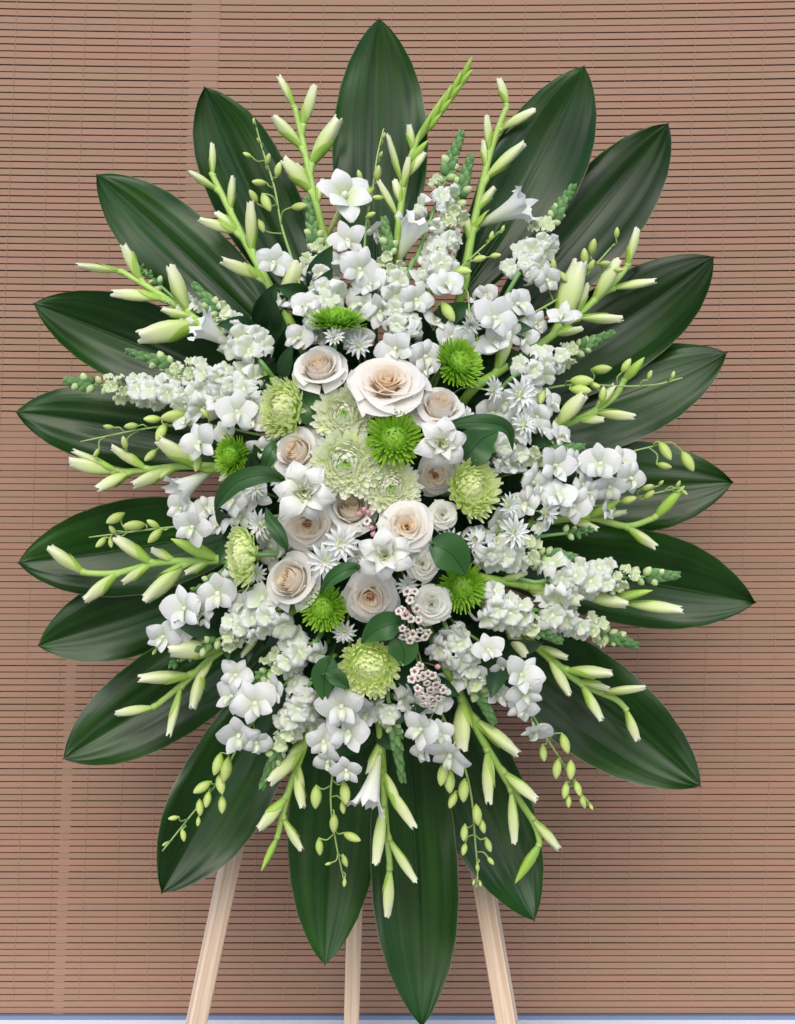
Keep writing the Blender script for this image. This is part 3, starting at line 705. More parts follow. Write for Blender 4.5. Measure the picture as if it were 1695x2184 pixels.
orchid([(650, 640), (620, 545), (600, 480), (585, 400), (560, 320), (541, 252)],
       [(527, 331, 20, -1, -0.3), (571, 340, 26, 0.3, -1), (593, 362, 32, 0.2, -1), (553, 390, 32, -1, 0), (541, 419, 32, -0.5, -1), (567, 432, 42, 0.4, 1), (638, 442, 36, 1, 0), (558, 482, 30, 0.5, 1), (551, 300, 13), (541, 258, 12, 0, -1)],
       [(584, 562, 44, 0, (-.2, 0, 1)), (655, 655, 46, 0, (-0.3, -0.2, 1)), (608, 648, 44, 0.02), (640, 590, 34, 0.03)], 'orchid spray with small buds over the tall leaf at eleven')
orchid([(770, 660), (775, 560), (782, 470), (795, 400), (805, 330), (818, 275)],
       [(766, 375, 24, -0.4, -1), (804, 370, 34, 0.1, -1), (782, 412, 36, -0.8, 0.6), (806, 422, 24, -1, 0.1), (790, 458, 22, 0.6, -.3), (818, 290, 16), (812, 330, 16)],
       [(742, 515, 48, -0.01, (0, -.3, 1)), (765, 575, 50, -0.015, (.3, 0.2, 1)), (728, 560, 40, 0), (795, 610, 44, 0.0), (800, 490, 34, 0.02, (0.5, 0.8, 0.8))], 'orchid spray with round petals below the straight upright leaf')
orchid([(860, 690), (905, 640), (960, 590), (1010, 545), (1072, 488)],
       [(1072, 488, 16, 0.3, -1), (1048, 503, 20, 0.4, -1), (1056, 545, 24, 1, -0.2), (1022, 552, 30, 1, -0.3), (985, 578, 40, 1, 0), (955, 665, 46, 0.5, 0.9)],
       [(948, 612, 46, -0.01), (885, 640, 46, 0), (900, 600, 36, 0.015), (845, 745, 48, -0.01), (870, 700, 42, 0.01), (905, 760, 46, 0.0), (915, 790, 34, 0)], 'orchid spray with yellowish buds before the dark leaf pointing to one')
orchid([(960, 760), (1060, 710), (1130, 672), (1200, 630), (1260, 575), (1310, 520)],
       [(1315, 497, 24, 0.1, -1), (1263, 527, 36, 0.2, -1), (1246, 548, 36, -0.1, -1), (1290, 562, 26, 1, 0), (1318, 576, 24, 1, 0), (1260, 566, 26, 0.4, -1), (1180, 566, 28, 0, -1), (1200, 590, 30, 0.6, 0.8)],
       [(1165, 597, 38, 0.0, (0.2, 0.3, 1)), (1100, 650, 52, -0.01, (0.2, -0.2, 1)), (1052, 680, 52, -0.015, (0, -.2, 1)), (1015, 672, 44, 0.0), (1200, 680, 40, -0.02), (1060, 735, 46, 0.01), (985, 740, 44, 0.01)], 'orchid spray with big white blooms by the bright green chrysanthemum')
orchid([(1080, 850), (1150, 832), (1230, 820), (1330, 824), (1400, 820), (1455, 806)],
       [(1283, 788, 42, 1, 0), (1335, 780, 34, 0.5, -0.8), (1385, 800, 22, 0.3, -1), (1240, 812, 48, 1, 0), (1238, 832, 44, 1, 0.1), (1267, 822, 26, 1, .4), (1285, 842, 34, 0.2, -1), (1155, 848, 30, -0.4, 1), (1435, 800, 18, 0.2, -1)],
       [(1130, 835, 36, 0.01), (1145, 890, 40, 0.01), (1080, 860, 40, 0.015), (1045, 880, 44, 0.02), (1150, 920, 36, 0.0)], 'orchid spray with yellow green buds on a thin level stem')
orchid([(1090, 1010), (1190, 1000), (1280, 985), (1340, 965), (1400, 950)],
       [(1418, 962, 46, 0.6, 1), (1466, 984, 48, 0.5, 1), (1416, 994, 32, 1, 0.3)],
       [(1280, 990, 56, -0.02, (-.2, 0, 1)), (1320, 985, 46, 0, (0.2, -0.4, 1)), (1342, 1020, 46, -0.01, (0.4, 0.2, 1)), (1300, 1035, 50, -0.01, (0, 0.4, 1)), (1180, 995, 52, 0, (0.3, 0, 1)), (1130, 1030, 48, 0.01), (1240, 1035, 38, 0.01)], 'orchid spray with three plump buds arching over a leaf tip')
orchid([(1080, 1060), (1180, 1075), (1280, 1078), (1360, 1060), (1458, 1038)],
       [(1380, 1040, 28, 1, -0.3), (1384, 1056, 28, 0.8, -0.5), (1340, 1067, 34, 1, -0.2), (1409, 1030, 15, 0.6, -0.8), (1446, 1033, 18, 0.6, -1), (1460, 1050, 16, 1, 0.8)],
       [(1190, 1060, 48, -0.01), (1222, 1078, 46, -0.005, (0.1, 0.4, 1)), (1120, 1075, 44, 0.01), (1250, 1050, 36, 0.0), (1150, 1040, 44, 0.005)], 'orchid spray with tiny green end buds beside a hooked gladiolus')
orchid([(640, 930), (560, 928), (480, 912), (400, 905), (300, 916), (172, 942)],
       [(232, 911, 24, -1, -0.1), (280, 908, 30, -1, 0), (325, 895, 36, -1, 0.1), (343, 922, 42, -0.6, 1), (206, 966, 22, -0.5, 1), (265, 945, 30, -0.3, -1), (322, 972, 34, -0.7, 0.8), (368, 886, 50, -1, 0.1), (437, 882, 26, -0.8, -0.8), (476, 892, 24, -0.6, -1), (422, 990, 34, -.2, 1)],
       [(428, 945, 48, -0.02, (-.3, 0.1, 1)), (505, 880, 50, -0.01, (-0.1, -0.2, 1)), (470, 860, 40, 0.01), (560, 960, 34, 0.02)], 'orchid spray with yellow green buds along a thin nodding stem')
orchid([(600, 1100), (500, 1112), (430, 1118), (330, 1128), (190, 1146)],
       [(246, 1106, 42, -0.8, 0.5), (216, 1157, 30, -0.5, 0.6), (286, 1121, 46, -1, 0.1), (330, 1142, 40, -0.8, 0.7), (326, 1118, 30, -0.8, -.4), (240, 1130, 24, -0.4, -0.8), (236, 1158, 22, 0.2, 1)],
       [(412, 1122, 48, -0.015, (-.2, 0.3, 1)), (388, 1085, 40, 0.0, (-.4, 0.4, 1)), (500, 1068, 50, 0.0, (-.1, 0.2, 1)), (515, 1100, 40, 0.01), (440, 1085, 36, 0.02)], 'orchid spray with clustered buds beside stubby gladiolus fingers')
orchid([(640, 1420), (570, 1500), (520, 1570), (470, 1660), (410, 1735), (346, 1815)],
       [(370, 1745, 22, -1, 0.2), (391, 1781, 26, 0.3, 1), (425, 1722, 34, 0, 1), (443, 1705, 34, -0.1, 1), (432, 1680, 42, -0.8, 0.6), (475, 1716, 36, 0.1, 1), (470, 1672, 42, 0.1, 1), (465, 1630, 46, -0.2, 1), (483, 1642, 50, -0.1, 1), (423, 1752, 20, 0, 1), (352, 1800, 14, -1, 0.8)],
       [(510, 1565, 56, -0.015, (-.2, 0.2, 1)), (545, 1500, 60, -0.02, (-.1, 0.1, 1)), (498, 1485, 50, -0.01, (-.3, 0.1, 1)), (545, 1580, 42, -0.01, (0.1, 0.4, 1)), (505, 1440, 46, 0.0, (-.1, -.4, 1)), (590, 1470, 42, 0.005)], 'orchid spray with plump buds and stacked blooms pointing to half past seven')
orchid([(740, 1400), (735, 1500), (715, 1610), (705, 1700), (715, 1790), (735, 1885)],
       [(674, 1700, 46, 0, 1), (736, 1692, 46, 0.1, 1), (731, 1722, 26, 0.1, 1), (712, 1756, 38, 0, 1), (680, 1806, 34, 0, 1), (750, 1786, 38, 1, 0.5), (735, 1836, 26, 0.3, 1), (735, 1882, 18, 0, 1), (700, 1842, 14, -1, 0.3)],
       [(728, 1505, 56, -0.02, (0, 0.3, 1)), (742, 1560, 48, -0.01, (.2, 0.2, 1)), (690, 1580, 46, -0.01, (-.2, 0.2, 1)), (700, 1620, 40, -0.005, (0, 0.6, 1)), (738, 1640, 40, -0.01, (0.3, 0.6, 1)), (760, 1490, 40, 0.01)], 'orchid spray hanging over the two lowest leaves with a yellow end bud')
orchid([(900, 1440), (945, 1530), (985, 1620), (1005, 1700), (1012, 1780), (1018, 1860), (1015, 1895)],
       [(945, 1652, 46, -0.1, 1), (958, 1666, 48, 0, 1), (966, 1706, 36, -0.3, 1), (988, 1686, 46, -0.1, 1), (1017, 1738, 42, 0.1, 1), (990, 1776, 34, -0.1, 1), (1028, 1762, 30, 0.2, 1), (1041, 1802, 30, 0.3, 1), (990, 1811, 26, -.2, 1), (1046, 1836, 20, 0.8, 1), (1018, 1850, 18, 0, 1), (1024, 1885, 12, .2, 1), (1010, 1882, 12, -.3, 1)],
       [(962, 1605, 52, -0.02, (-.1, 0.6, 1)), (900, 1555, 46, -0.01, (-.2, 0.2, 1)), (938, 1565, 40, -0.01, (0.2, 0.3, 1))], 'orchid spray with long chain of hanging buds beside curled gladiolus')
orchid([(970, 1330), (1050, 1390), (1110, 1480), (1150, 1550), (1195, 1620), (1230, 1680), (1265, 1722)],
       [(1157, 1606, 34, 0, 1), (1203, 1586, 42, 0.2, 1), (1187, 1640, 40, -0.2, 1), (1217, 1642, 40, 0, 1), (1206, 1686, 34, -0.1, 1), (1231, 1682, 32, 0.2, 1), (1212, 1709, 26, 0, 1), (1243, 1710, 28, 0.3, 1), (1260, 1721, 14, 0.6, 1)],
       [(1140, 1552, 46, -0.015, (0.1, 0.5, 1)), (1110, 1440, 48, -0.01, (-.1, 0.1, 1)), (1120, 1475, 50, -0.015, (0.2, 0.2, 1)), (1112, 1505, 40, -0.005, (0, 0.5, 1)), (1040, 1388, 44, -0.02, (0.1, -0.3, 1)), (975, 1350, 42, 0.01)], 'orchid spray with buds dangling clear of the leaves against the blind')
orchid([(640, 1240), (560, 1250), (480, 1270), (400, 1300), (350, 1345)],
       [(330, 1390, 16, -0.5, 1)],
       [(396, 1298, 54, -0.015, (-.2, 0, 1), 0.2), (350, 1358, 46, -0.01, (-.2, 0.1, 1), -0.5), (465, 1265, 54, -0.01, (0, -.1, 1), 0.1), (440, 1310, 42, 0.0), (400, 1340, 40, 0.0, (0, 0.4, 1)), (520, 1290, 40, 0.005)], 'orchid spray of starry white blooms without buds')

# ------------------------------------------------------------------ snapdragons
def lobes(name, mt, angs, L, wd, tilt, seed):
    rnd = random.Random(seed); m_ = MB()
    for a in angs:
        a = R(a + rnd.uniform(-9, 9)); p1, p2, p3 = rnd.uniform(0, 6), rnd.uniform(0, 6), rnd.uniform(-0.25, 0.25); l = L * rnd.uniform(0.85, 1.12); tl = tilt + rnd.uniform(-0.25, 0.25)
        ca, sa = math.cos(a), math.sin(a)
        def fn(s, t):
            x = s * 2 - 1
            w_ = wd * (0.30 + 0.70 * math.sin(math.pi * min(0.93, 0.10 + 0.75 * t)) ** 0.7)
            ang = tl + 1.3 * t * t                     # rises out of the throat, then rolls back
            rad = 0.14 + l * (t - 0.22 * t ** 3 * (1 if tl < 0.6 else 0.4)) * (1 - 0.16 * x * x * t)
            z = 0.05 + l * (math.cos(ang - 0.35) - 0.55) * t * 0.9 + 0.17 * t * t * math.sin(3.4 * x + p1) + 0.09 * t * math.sin(7.5 * x + p2) - 0.16 * x * x * w_ + p3 * x * t * 0.4
            y = x * w_
            return Vector((ca * rad - sa * y, sa * rad + ca * y, z))
        m_.grid(7, 6, fn)
    return m_.mesh(name, mt)
FU = [lobes('upper_lip', M_snap, (58, 122), 1.15, 0.56, 0.2, i) for i in range(5)]
FL = [lobes('lower_lip', M_snap, (205, 270, 335), 0.95, 0.46, 0.55, 10 + i) for i in range(5)]
YU = [lobes('upper_lip', M_snapg, (62, 118), 0.95, 0.48, -0.2, 20 + i) for i in range(3)]
YL = [lobes('lower_lip', M_snapg, (215, 270, 325), 0.8, 0.42, 0.1, 30 + i) for i in range(3)]
def ftube(mt):
    m_ = MB(); m_.lathe([(0.10, -1.1), (0.22, -0.9), (0.27, -0.5), (0.30, -0.15), (0.27, 0.02), (0.18, 0.07), (0.08, 0.08), (0.0, 0.05)], 9,
        wob=lambda th, t, r, z: (r * (1 + 0.12 * math.cos(2 * th)), z + 0.06 * math.sin(th) * (t > 0.5)))
    return m_.mesh('throat', mt)
FT, YT = ftube(M_palate), ftube(M_snapg)
m_ = MB()
for k in range(4):
    a = k * math.pi / 2 + 0.4
    m_.grid(3, 4, lambda s, t: Vector((math.cos(a) * (0.1 + 0.25 * t) + (s - 0.5) * 0.3 * math.sin(math.pi * (0.1 + 0.88 * t)) * -math.sin(a), math.sin(a) * (0.1 + 0.25 * t) + (s - 0.5) * 0.3 * math.sin(math.pi * (0.1 + 0.88 * t)) * math.cos(a), -1.15 + 0.5 * t)))
CALYX = m_.mesh('calyx', M_conebud)
def scale_mesh(seed):
    m_ = MB(); m_.lathe([(0.15, 0), (0.72, 0.12), (1.0, 0.32), (0.92, 0.55), (0.62, 0.78), (0.28, 0.93), (0.02, 1.02)], 8, wob=lambda th, t, r, z: (r * (1 + 0.12 * math.cos(2 * th + seed)), z))
    for p in m_.v: p.x += 0.25 * p.z * p.z
    return m_.mesh('cone_bud', M_conebud)
CB = [scale_mesh(40 + i) for i in range(3)]
PB = [bud_mesh('pale_bud', M_palebud, 50 + i, 0.1) for i in range(3)]
def floret(root, q, pos, ax, s, young, up):
    M = frame(pos, ax, up, random.uniform(-0.9, 0.9), s)
    o = part('floret', YT if young else FT, root, M)
    part('upper_lip', random.choice(YU if young else FU), o, M @ Matrix.Rotation(random.uniform(-0.3, 0.65), 4, 'X') @ Matrix.Scale(random.uniform(0.85, 1.2), 4))
    part('lower_lip', random.choice(YL if young else FL), o, M @ Matrix.Rotation(random.uniform(-0.65, 0.2), 4, 'X') @ Matrix.Scale(random.uniform(0.85, 1.15), 4))
    part('calyx', CALYX, o, M)
def snap(base, tip, f0, f1, c0, size, note, n=None, loose=False, dz=0.0, bend=0.0, spread=1.0):
    A, T = Vector(base), Vector(tip); ax2 = T - A; L2 = ax2.length; n2 = Vector((ax2.y, -ax2.x)).normalized()
    def pt(t):
        q = A + ax2 * t + n2 * bend * math.sin(math.pi * t); return P(q.x, q.y, dome(q.x, q.y) + 0.012 + dz)
    pts = [pt(i / 6) for i in range(7)]; e = foam_in(pts[0]); line = spline([e] + pts, 4)
    th = thing('snapdragon_stem', f'{note} pointing to {clock(*tip)}', 'snapdragon', e, 'white snapdragon spikes among the other flowers')
    m_ = MB(); m_.tube(line, lambda t: px(0) * (5.0 - 2.6 * t), 7); part('stem', m_.mesh('stem', M_snapstem), th)
    tan = (pts[-1] - pts[0]).normalized(); side = tan.cross(Vector((0, -1, 0))).normalized(); cam_ = Vector((0, -1, 0))
    nf = n if n is not None else int(L2 * (f1 - f0) / 10.0)
    for k in range(nf):
        t = f0 + (f1 - f0) * (k + 0.5) / nf
        if k % 3 == 2: s_, c_ = random.uniform(-0.35, 0.35), 1.0
        else: s_, c_ = (1 if k % 2 else -1) * random.uniform(0.75, 1.05), random.uniform(0.25, 0.6)
        young = t > f1 - 0.26 * (f1 - f0)
        sz = 1.04 * size * (1.0 - 0.38 * (t - f0) / max(0.01, f1 - f0)) * random.uniform(0.82, 1.18)
        dirn = (side * s_ + cam_ * c_ + tan * 0.35).normalized()
        pos = pt(t) + dirn * sz * px(0) * 1.05 * spread
        fa = (side * s_ * 0.9 + cam_ * (c_ + 0.35) + tan * 0.25 + Vector((random.uniform(-.35, .35), random.uniform(-.2, .2), random.uniform(-.35, .35)))).normalized()
        floret(th, None, pos, fa, sz * px(0), young, tan)
    # pale buds where the florets end, then the tight green cone
    nb = 5 if not loose else 7
    b0, b1 = (f1 - 0.02, c0 + 0.10) if not loose else (c0 - 0.05, 0.98)
    for k in range(nb):
        t = b0 + (b1 - b0) * (k + 0.5) / nb; s_ = (1 if k % 2 else -1) * random.uniform(0.6, 1.0)
        dirn = (side * s_ + cam_ * random.uniform(0.2, 0.6) + tan * 0.6).normalized()
        l = size * random.uniform(0.7, 0.95) * px(0) * (1 if not loose else 0.95 - 0.4 * k / nb)
        part('bud', random.choice(PB if (not loose or k < 3) else CB), th, frame(pt(t) + dirn * 0.001, dirn, cam_, random.uniform(0, 6), (l * 0.38, l * 0.38, l)))
    nc = 26 if not loose else 10
    for k in range(nc):
        f = k / (nc - 1); t = c0 + (1.0 - c0) * f * 0.94
        a = k * 2.4; rr = (1 - 0.55 * f)
        dirn = (side * math.cos(a) * 0.62 + cam_ * (0.15 + 0.5 * math.sin(a)) + tan * (1.0 + 0.9 * f)).normalized()
        l = size * px(0) * (1.12 - 0.42 * f) * (1 if not loose else 0.75)
        part('bud', random.choice(CB), th, frame(pt(t), dirn, cam_, random.uniform(-.4, .4), (l * random.uniform(0.34, 0.42), l * 0.26, l * random.uniform(0.9, 1.1))))
SN = [
 ((700, 700), (657, 428), 0.05, 0.62, 0.64, 25, 'snapdragon spike with neat green cone under an open gladiolus', {}),
 ((862, 745), (821, 470), 0.05, 0.70, 0.72, 25, 'snapdragon spike with green cone beside a white gladiolus trumpet', {}),
 ((870, 600), (984, 286), 0.42, 0.66, 0.70, 27, 'loose snapdragon spike with few florets', dict(n=5)),
 ((910, 650), (1003, 340), 0.15, 0.62, 0.74, 27, 'snapdragon spike with white florets beside a thick gladiolus stem', {}),
 ((1085, 620), (1221, 402), 0.10, 0.62, 0.68, 27, 'snapdragon spike with a knobbly green tip', {}),
 ((575, 795), (417, 608), 0.10, 0.68, 0.68, 25, 'snapdragon spike with thick green cone', {}),
 ((480, 735), (285, 558), 0.25, 0.55, 0.70, 22, 'half hidden snapdragon with loose green buds behind gladiolus', dict(n=5, loose=True, dz=0.03)),
 ((610, 855), (274, 749), 0.15, 0.70, 0.72, 25, 'long snapdragon spike with blunt green cone', {}),
 ((540, 848), (146, 812), 0.20, 0.78, 0.86, 28, 'snapdragon spike with big white florets and tiny green tip', dict(dz=0.008, bend=6)),
 ((1085, 812), (1306, 711), 0.08, 0.60, 0.66, 25, 'snapdragon spike with slender cone crossing a gladiolus stem', {}),
 ((1040, 965), (1239, 955), 0.0, 0.52, 0.55, 26, 'snapdragon spike with fat green cone above white orchids', {}),
 ((1005, 1172), (1219, 1190), 0.0, 0.66, 0.74, 27, 'snapdragon spike with cream florets beside white daisies', {}),
 ((1080, 1152), (1262, 1131), 0.3, 0.4, 0.70, 20, 'small green snapdragon tip of unopened buds', dict(n=1, loose=True)),
 ((1120, 1238), (1439, 1228), 0.12, 0.70, 0.80, 27, 'long white snapdragon spike with green cone over a leaf', dict(dz=-0.01)),
 ((1110, 1288), (1351, 1376), 0.12, 0.70, 0.76, 26, 'white snapdragon spike ending beyond the leaf edge', {}),
 ((1005, 1262), (1189, 1366), 0.12, 0.70, 0.70, 26, 'snapdragon spike with pale green florets', dict(dz=-0.01)),
 ((945, 1325), (1049, 1536), 0.08, 0.62, 0.64, 27, 'snapdragon spike with pointed cone above a gladiolus stem', {}),
 ((826, 1470), (857, 1662), 0.05, 0.3, 0.34, 25, 'mostly green snapdragon spike below a pale chrysanthemum', dict(n=4)),
 ((672, 1435), (559, 1674), 0.05, 0.62, 0.66, 25, 'snapdragon spike with green cone before a wide leaf', {}),
 ((500, 1198), (372, 1296), 0.05, 0.2, 0.30, 23, 'green snapdragon tip with open knobbly buds', dict(n=1, loose=True)),
 ((625, 1282), (362, 1417), 0.08, 0.55, 0.62, 29, 'snapdragon spike with broad white florets along a gladiolus', dict(loose=True, dz=-0.012)),
 ((680, 1360), (532, 1458), 0.05, 0.66, 0.72, 26, 'short snapdragon spike with yellow green buds', dict(loose=True)),
]
for b_, t_, f0, f1, c0, sz, note, kw in SN: snap(b_, t_, f0, f1, c0, sz, note, **kw)

# ------------------------------------------------------------------ roses
def rose_petal(name, mt, r0, r1, h, ext, flare, seed, sag_=0.0, close=None):
    close = (0.30 if r1 < 0.35 else (0.16 if r1 < 0.6 else 0.0)) if close is None else close
    rnd = random.Random(seed); p1, p2 = rnd.uniform(0, 6), rnd.uniform(0, 6); m_ = MB()
    def fn(a, t):
        s = a * 2 - 1
        e = R(ext) / 2 * (0.5 + 0.5 * math.sin(math.pi * min(1, 0.12 + 0.55 * t)) ** 0.8)
        th = s * e
        hh = h * (1 - 0.22 * abs(s) ** 2.6) + 0.025 * math.sin(4 * s + p1)
        rr = r0 + (r1 - r0) * t ** 0.62 + 0.05 * r1 * math.sin(math.pi * t)
        rr *= (1 + 0.075 * s) * (1 - close * max(0.0, t - 0.5) * 2)
        z = hh * t
        k = max(0.0, t - 0.60) / 0.40
        fl = flare * (1 + 0.35 * math.sin(2.5 * s + p2) + 0.5 * abs(s) ** 2)
        rr += fl * k ** 1.8; z -= fl * 0.55 * k ** 2.2 + sag_ * t * t * (1 - 0.4 * abs(s))
        return Vector((rr * math.cos(th), rr * math.sin(th), z))
    m_.grid(9, 8, fn); return m_.mesh(name, mt)
def rose_set(mi, mm, mo, tag_):
    def L(n, mt, r0, r1, h, ext, fl, sd, sg=0.0, cl=None):
        return (n, [rose_petal('petal', mt, r0, r1, h, ext, fl, sd, sg, cl), rose_petal('petal', mt, r0, r1 * 0.97, h * 0.97, ext * 0.94, fl * 1.25, sd + 50, sg * 1.3, cl)])
    return {
     'open': [L(2, mi, .03, .07, 1.06, 250, .03, 1, 0, .15), L(3, mi, .06, .14, 1.08, 210, .05, 2, 0, .12), L(3, mi, .10, .22, 1.08, 185, .07, 3, 0, .12),
              L(3, mi, .14, .31, 1.05, 165, .09, 4, 0, .14), L(4, mm, .18, .44, .99, 150, .12, 5, 0, .14), L(4, mm, .22, .58, .88, 140, .16, 6, 0, .06),
              L(5, mo, .25, .70, .70, 122, .22, 8, 0.02, 0), L(5, mo, .27, .80, .46, 108, .28, 10, .10, 0)],
     'bud': [L(2, mi, .03, .09, 1.30, 250, .03, 21, 0, .15), L(3, mi, .07, .19, 1.31, 215, .05, 22, 0, .25), L(3, mi, .13, .31, 1.31, 200, .06, 23, 0, .34),
             L(3, mm, .20, .45, 1.29, 205, .06, 24, 0, .36), L(3, mm, .27, .58, 1.24, 200, .08, 25, 0, .30), L(3, mo, .34, .70, 1.13, 180, .12, 27, 0, .16),
             L(3, mo, .38, .78, .95, 150, .22, 28, .04, 0.04), L(3, mo, .38, .80, .62, 118, .32, 29, .12, 0)],
    }
RS = rose_set(M_rosei, M_rosem, M_rose, 'r'); SS = rose_set(M_srose, M_srose, M_srose, 's')
def stem_to_foam(th, pos, rad, mt, ax):
    q = foam_in(pos); q = pos.lerp(q, 1.0) if (pos - q).length > 0.01 else q + Vector((0, 0.03, 0))
    m_ = MB(); m_.tube(spline([q, pos - ax * (pos - q).length * 0.35, pos - ax * 0.002, pos + ax * 0.002], 5), lambda t: rad * (1 + 0.7 * max(0, t - 0.8) * 5), 7)
    part('stem', m_.mesh('stem', mt), th)
def rose(u, v, w_, h_, kind, axis, label, dz=0.0, spray=False, grp='cream roses in the centre'):
    ax = d3(*axis); r = w_ / 2 * px(-0.2) * (0.92 if spray else 0.91)
    pos = P(u, v, dome(u, v) + dz) - ax * r * (0.5 if kind == 'bud' else 0.30)
    th = thing('spray_rose' if spray else 'rose', label, 'rose', pos, grp)
    M = frame(pos, ax, Vector((0, 0, 1)), random.uniform(0, 6), (r, r, r * (0.86 if kind == 'bud' else 0.62)))
    off = 0.0
    for li, (n, ms) in enumerate((SS if spray else RS)[kind]):
        off += 0.7
        for k in range(n):
            part('petal', ms[k % len(ms)], th, M @ rotz(off + 2 * math.pi * k / n + random.uniform(-0.15, 0.15)) @ Matrix.Diagonal((1, 1, random.uniform(0.95, 1.05), 1)))
    stem_to_foam(th, pos, 0.0035, M_snapstem, ax)
rose(681, 783, 112, 110, 'bud', (-0.12, -0.6, 0.9), 'closed cream rose below the upright green chrysanthemum', -0.02)
rose(825, 815, 158, 105, 'open', (0.0, -0.75, 1), 'widest cream rose, fully open with peach heart', -0.03)
rose(938, 868, 106, 80, 'bud', (0.15, -0.7, 0.9), 'pale pinkish rose between widest rose and double lily', -0.015)
rose(632, 965, 112, 95, 'bud', (-0.35, -0.3, 0.9), 'pinkish cream rose between pale chrysanthemum and double lily', -0.01)
rose(655, 1120, 122, 100, 'open', (-0.05, 0.25, 1), 'peach centred rose half covered by a double lily', 0.0)
rose(748, 1085, 106, 90, 'bud', (0.0, -0.5, 1), 'peach rose tucked under a fringed pale chrysanthemum', 0.012)
rose(868, 1122, 114, 100, 'open', (0.1, -0.15, 1), 'peach hearted rose with many tight petals above a lily', -0.02)
rose(622, 1238, 122, 110, 'bud', (-0.5, -0.25, 0.85), 'cream rose beside the lowest pair of daisies', -0.015)
rose(790, 1275, 118, 105, 'open', (0.02, 0.35, 1), 'cream rose with spiral heart under the lower lily', -0.01)
rose(930, 1016, 86, 70, 'open', (0.1, 0.3, 1), 'small peach rose almost hidden beneath the lily with long petal', 0.02)
sg = 'small white spray roses'
rose(942, 1098, 62, 56, 'open', (-0.1, -0.1, 1), 'small white rose beside the tilted shaggy chrysanthemum', -0.01, True, sg)
rose(902, 1203, 70, 64, 'open', (0.05, 0.0, 1), 'small greenish white rose next to a broad green leaf', -0.015, True, sg)
rose(921, 1290, 82, 90, 'open', (0.05, 0.0, 1), 'small white rose touching pink waxflowers', -0.02, True, sg)
rose(886, 882, 66, 56, 'open', (0.0, -0.3, 1), 'small white rose above the dark green chrysanthemum', 0.0, True, sg)

# ------------------------------------------------------------------ chrysanthemums
def strap(mb, th, ph, r0, L, wd, curl, tip, nseg=5, base_z=0.0):
    # a narrow petal leaving the heart at angle th (round) and ph (from the axis), curling back over the top
    p = Vector((math.cos(th) * r0, math.sin(th) * r0, base_z)); out = Vector((math.cos(th), math.sin(th), 0)); up = Vector((0, 0, 1)); sd = Vector((-math.sin(th), math.cos(th), 0))
    a = ph; b = len(mb.v); st = L / nseg
    for j in range(nseg + 1):
        t = j / nseg; w_ = wd * (0.55 + 0.6 * math.sin(math.pi * min(1, 0.2 + 0.62 * t))) * (1 if t < 0.99 else tip)
        d = out * math.sin(a) + up * math.cos(a); nrm = out * -math.cos(a) + up * math.sin(a)
        mb.v.append(p - sd * w_ + nrm * w_ * 0.5); mb.v.append(p.copy()); mb.v.append(p + sd * w_ + nrm * w_ * 0.5)
        p = p + d * st; a -= curl / nseg * (0.4 + 1.2 * t)
    for j in range(nseg):
        for i in range(2):
            mb.f.append((b + j * 3 + i, b + j * 3 + i + 1, b + j * 3 + 4 + i, b + j * 3 + 3 + i))
            v0, v1 = j / nseg, (j + 1) / nseg; u0, u1 = i / 2, (i + 1) / 2
            mb.uv.append(((u0, v0), (u1, v0), (u1, v1), (u0, v1)))
def mum_mesh(kind, seed):
    rnd = random.Random(seed); m_ = MB()
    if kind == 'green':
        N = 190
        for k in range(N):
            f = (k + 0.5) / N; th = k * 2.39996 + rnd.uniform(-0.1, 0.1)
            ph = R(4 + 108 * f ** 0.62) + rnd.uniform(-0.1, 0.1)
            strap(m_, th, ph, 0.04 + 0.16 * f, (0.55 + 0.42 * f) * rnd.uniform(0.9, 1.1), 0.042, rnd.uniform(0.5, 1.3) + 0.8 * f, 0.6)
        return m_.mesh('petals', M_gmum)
    N = 400
    for k in range(N):
        f = (k + 0.5) / N; th = k * 2.39996 + rnd.uniform(-0.15, 0.15)
        if kind == 'pale':
            ph = R(14 + 84 * f ** 0.75) + rnd.uniform(-0.1, 0.1)
            strap(m_, th, ph, 0.13 + 0.14 * f, (0.42 + 0.52 * f) * rnd.uniform(0.85, 1.1), 0.078, 1.4 + 1.0 * rnd.random(), 0.6)
        else:
            ph = R(6 + 100 * f ** 0.6) + rnd.uniform(-0.1, 0.1)
            strap(m_, th, ph, 0.06 + 0.16 * f, (0.62 + 0.40 * f) * rnd.uniform(0.88, 1.1), 0.072, 1.8 + 0.9 * rnd.random(), 0.55)
    return m_.mesh('petals', M_pmum if kind == 'pale' else M_pmumo)
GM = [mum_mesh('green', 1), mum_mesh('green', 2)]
PM = [mum_mesh('pale', 3), mum_mesh('pale', 4)]
LM = [mum_mesh('lime', 5), mum_mesh('lime', 6)]
def pm_outer(mt):
    m_ = MB(); strap(m_, 0, R(90), 0.12, 0.86, 0.085, 0.55, 0.45, 6); return m_.mesh('petal', mt)
PMO, GMO = pm_outer(M_pmumo), None
m_ = MB(); strap(m_, 0, R(105), 0.14, 0.95, 0.05, 1.6, 0.6, 6); GMO = m_.mesh('petal', M_gmum)
m_ = MB()
for k in range(16): strap(m_, k * 2.4, R(20 + 2 * k), 0.01, 0.16 + 0.01 * k, 0.03, -0.3, 0.3, 3)
CORE = m_.mesh('core', M_pcore)
HEART = {}
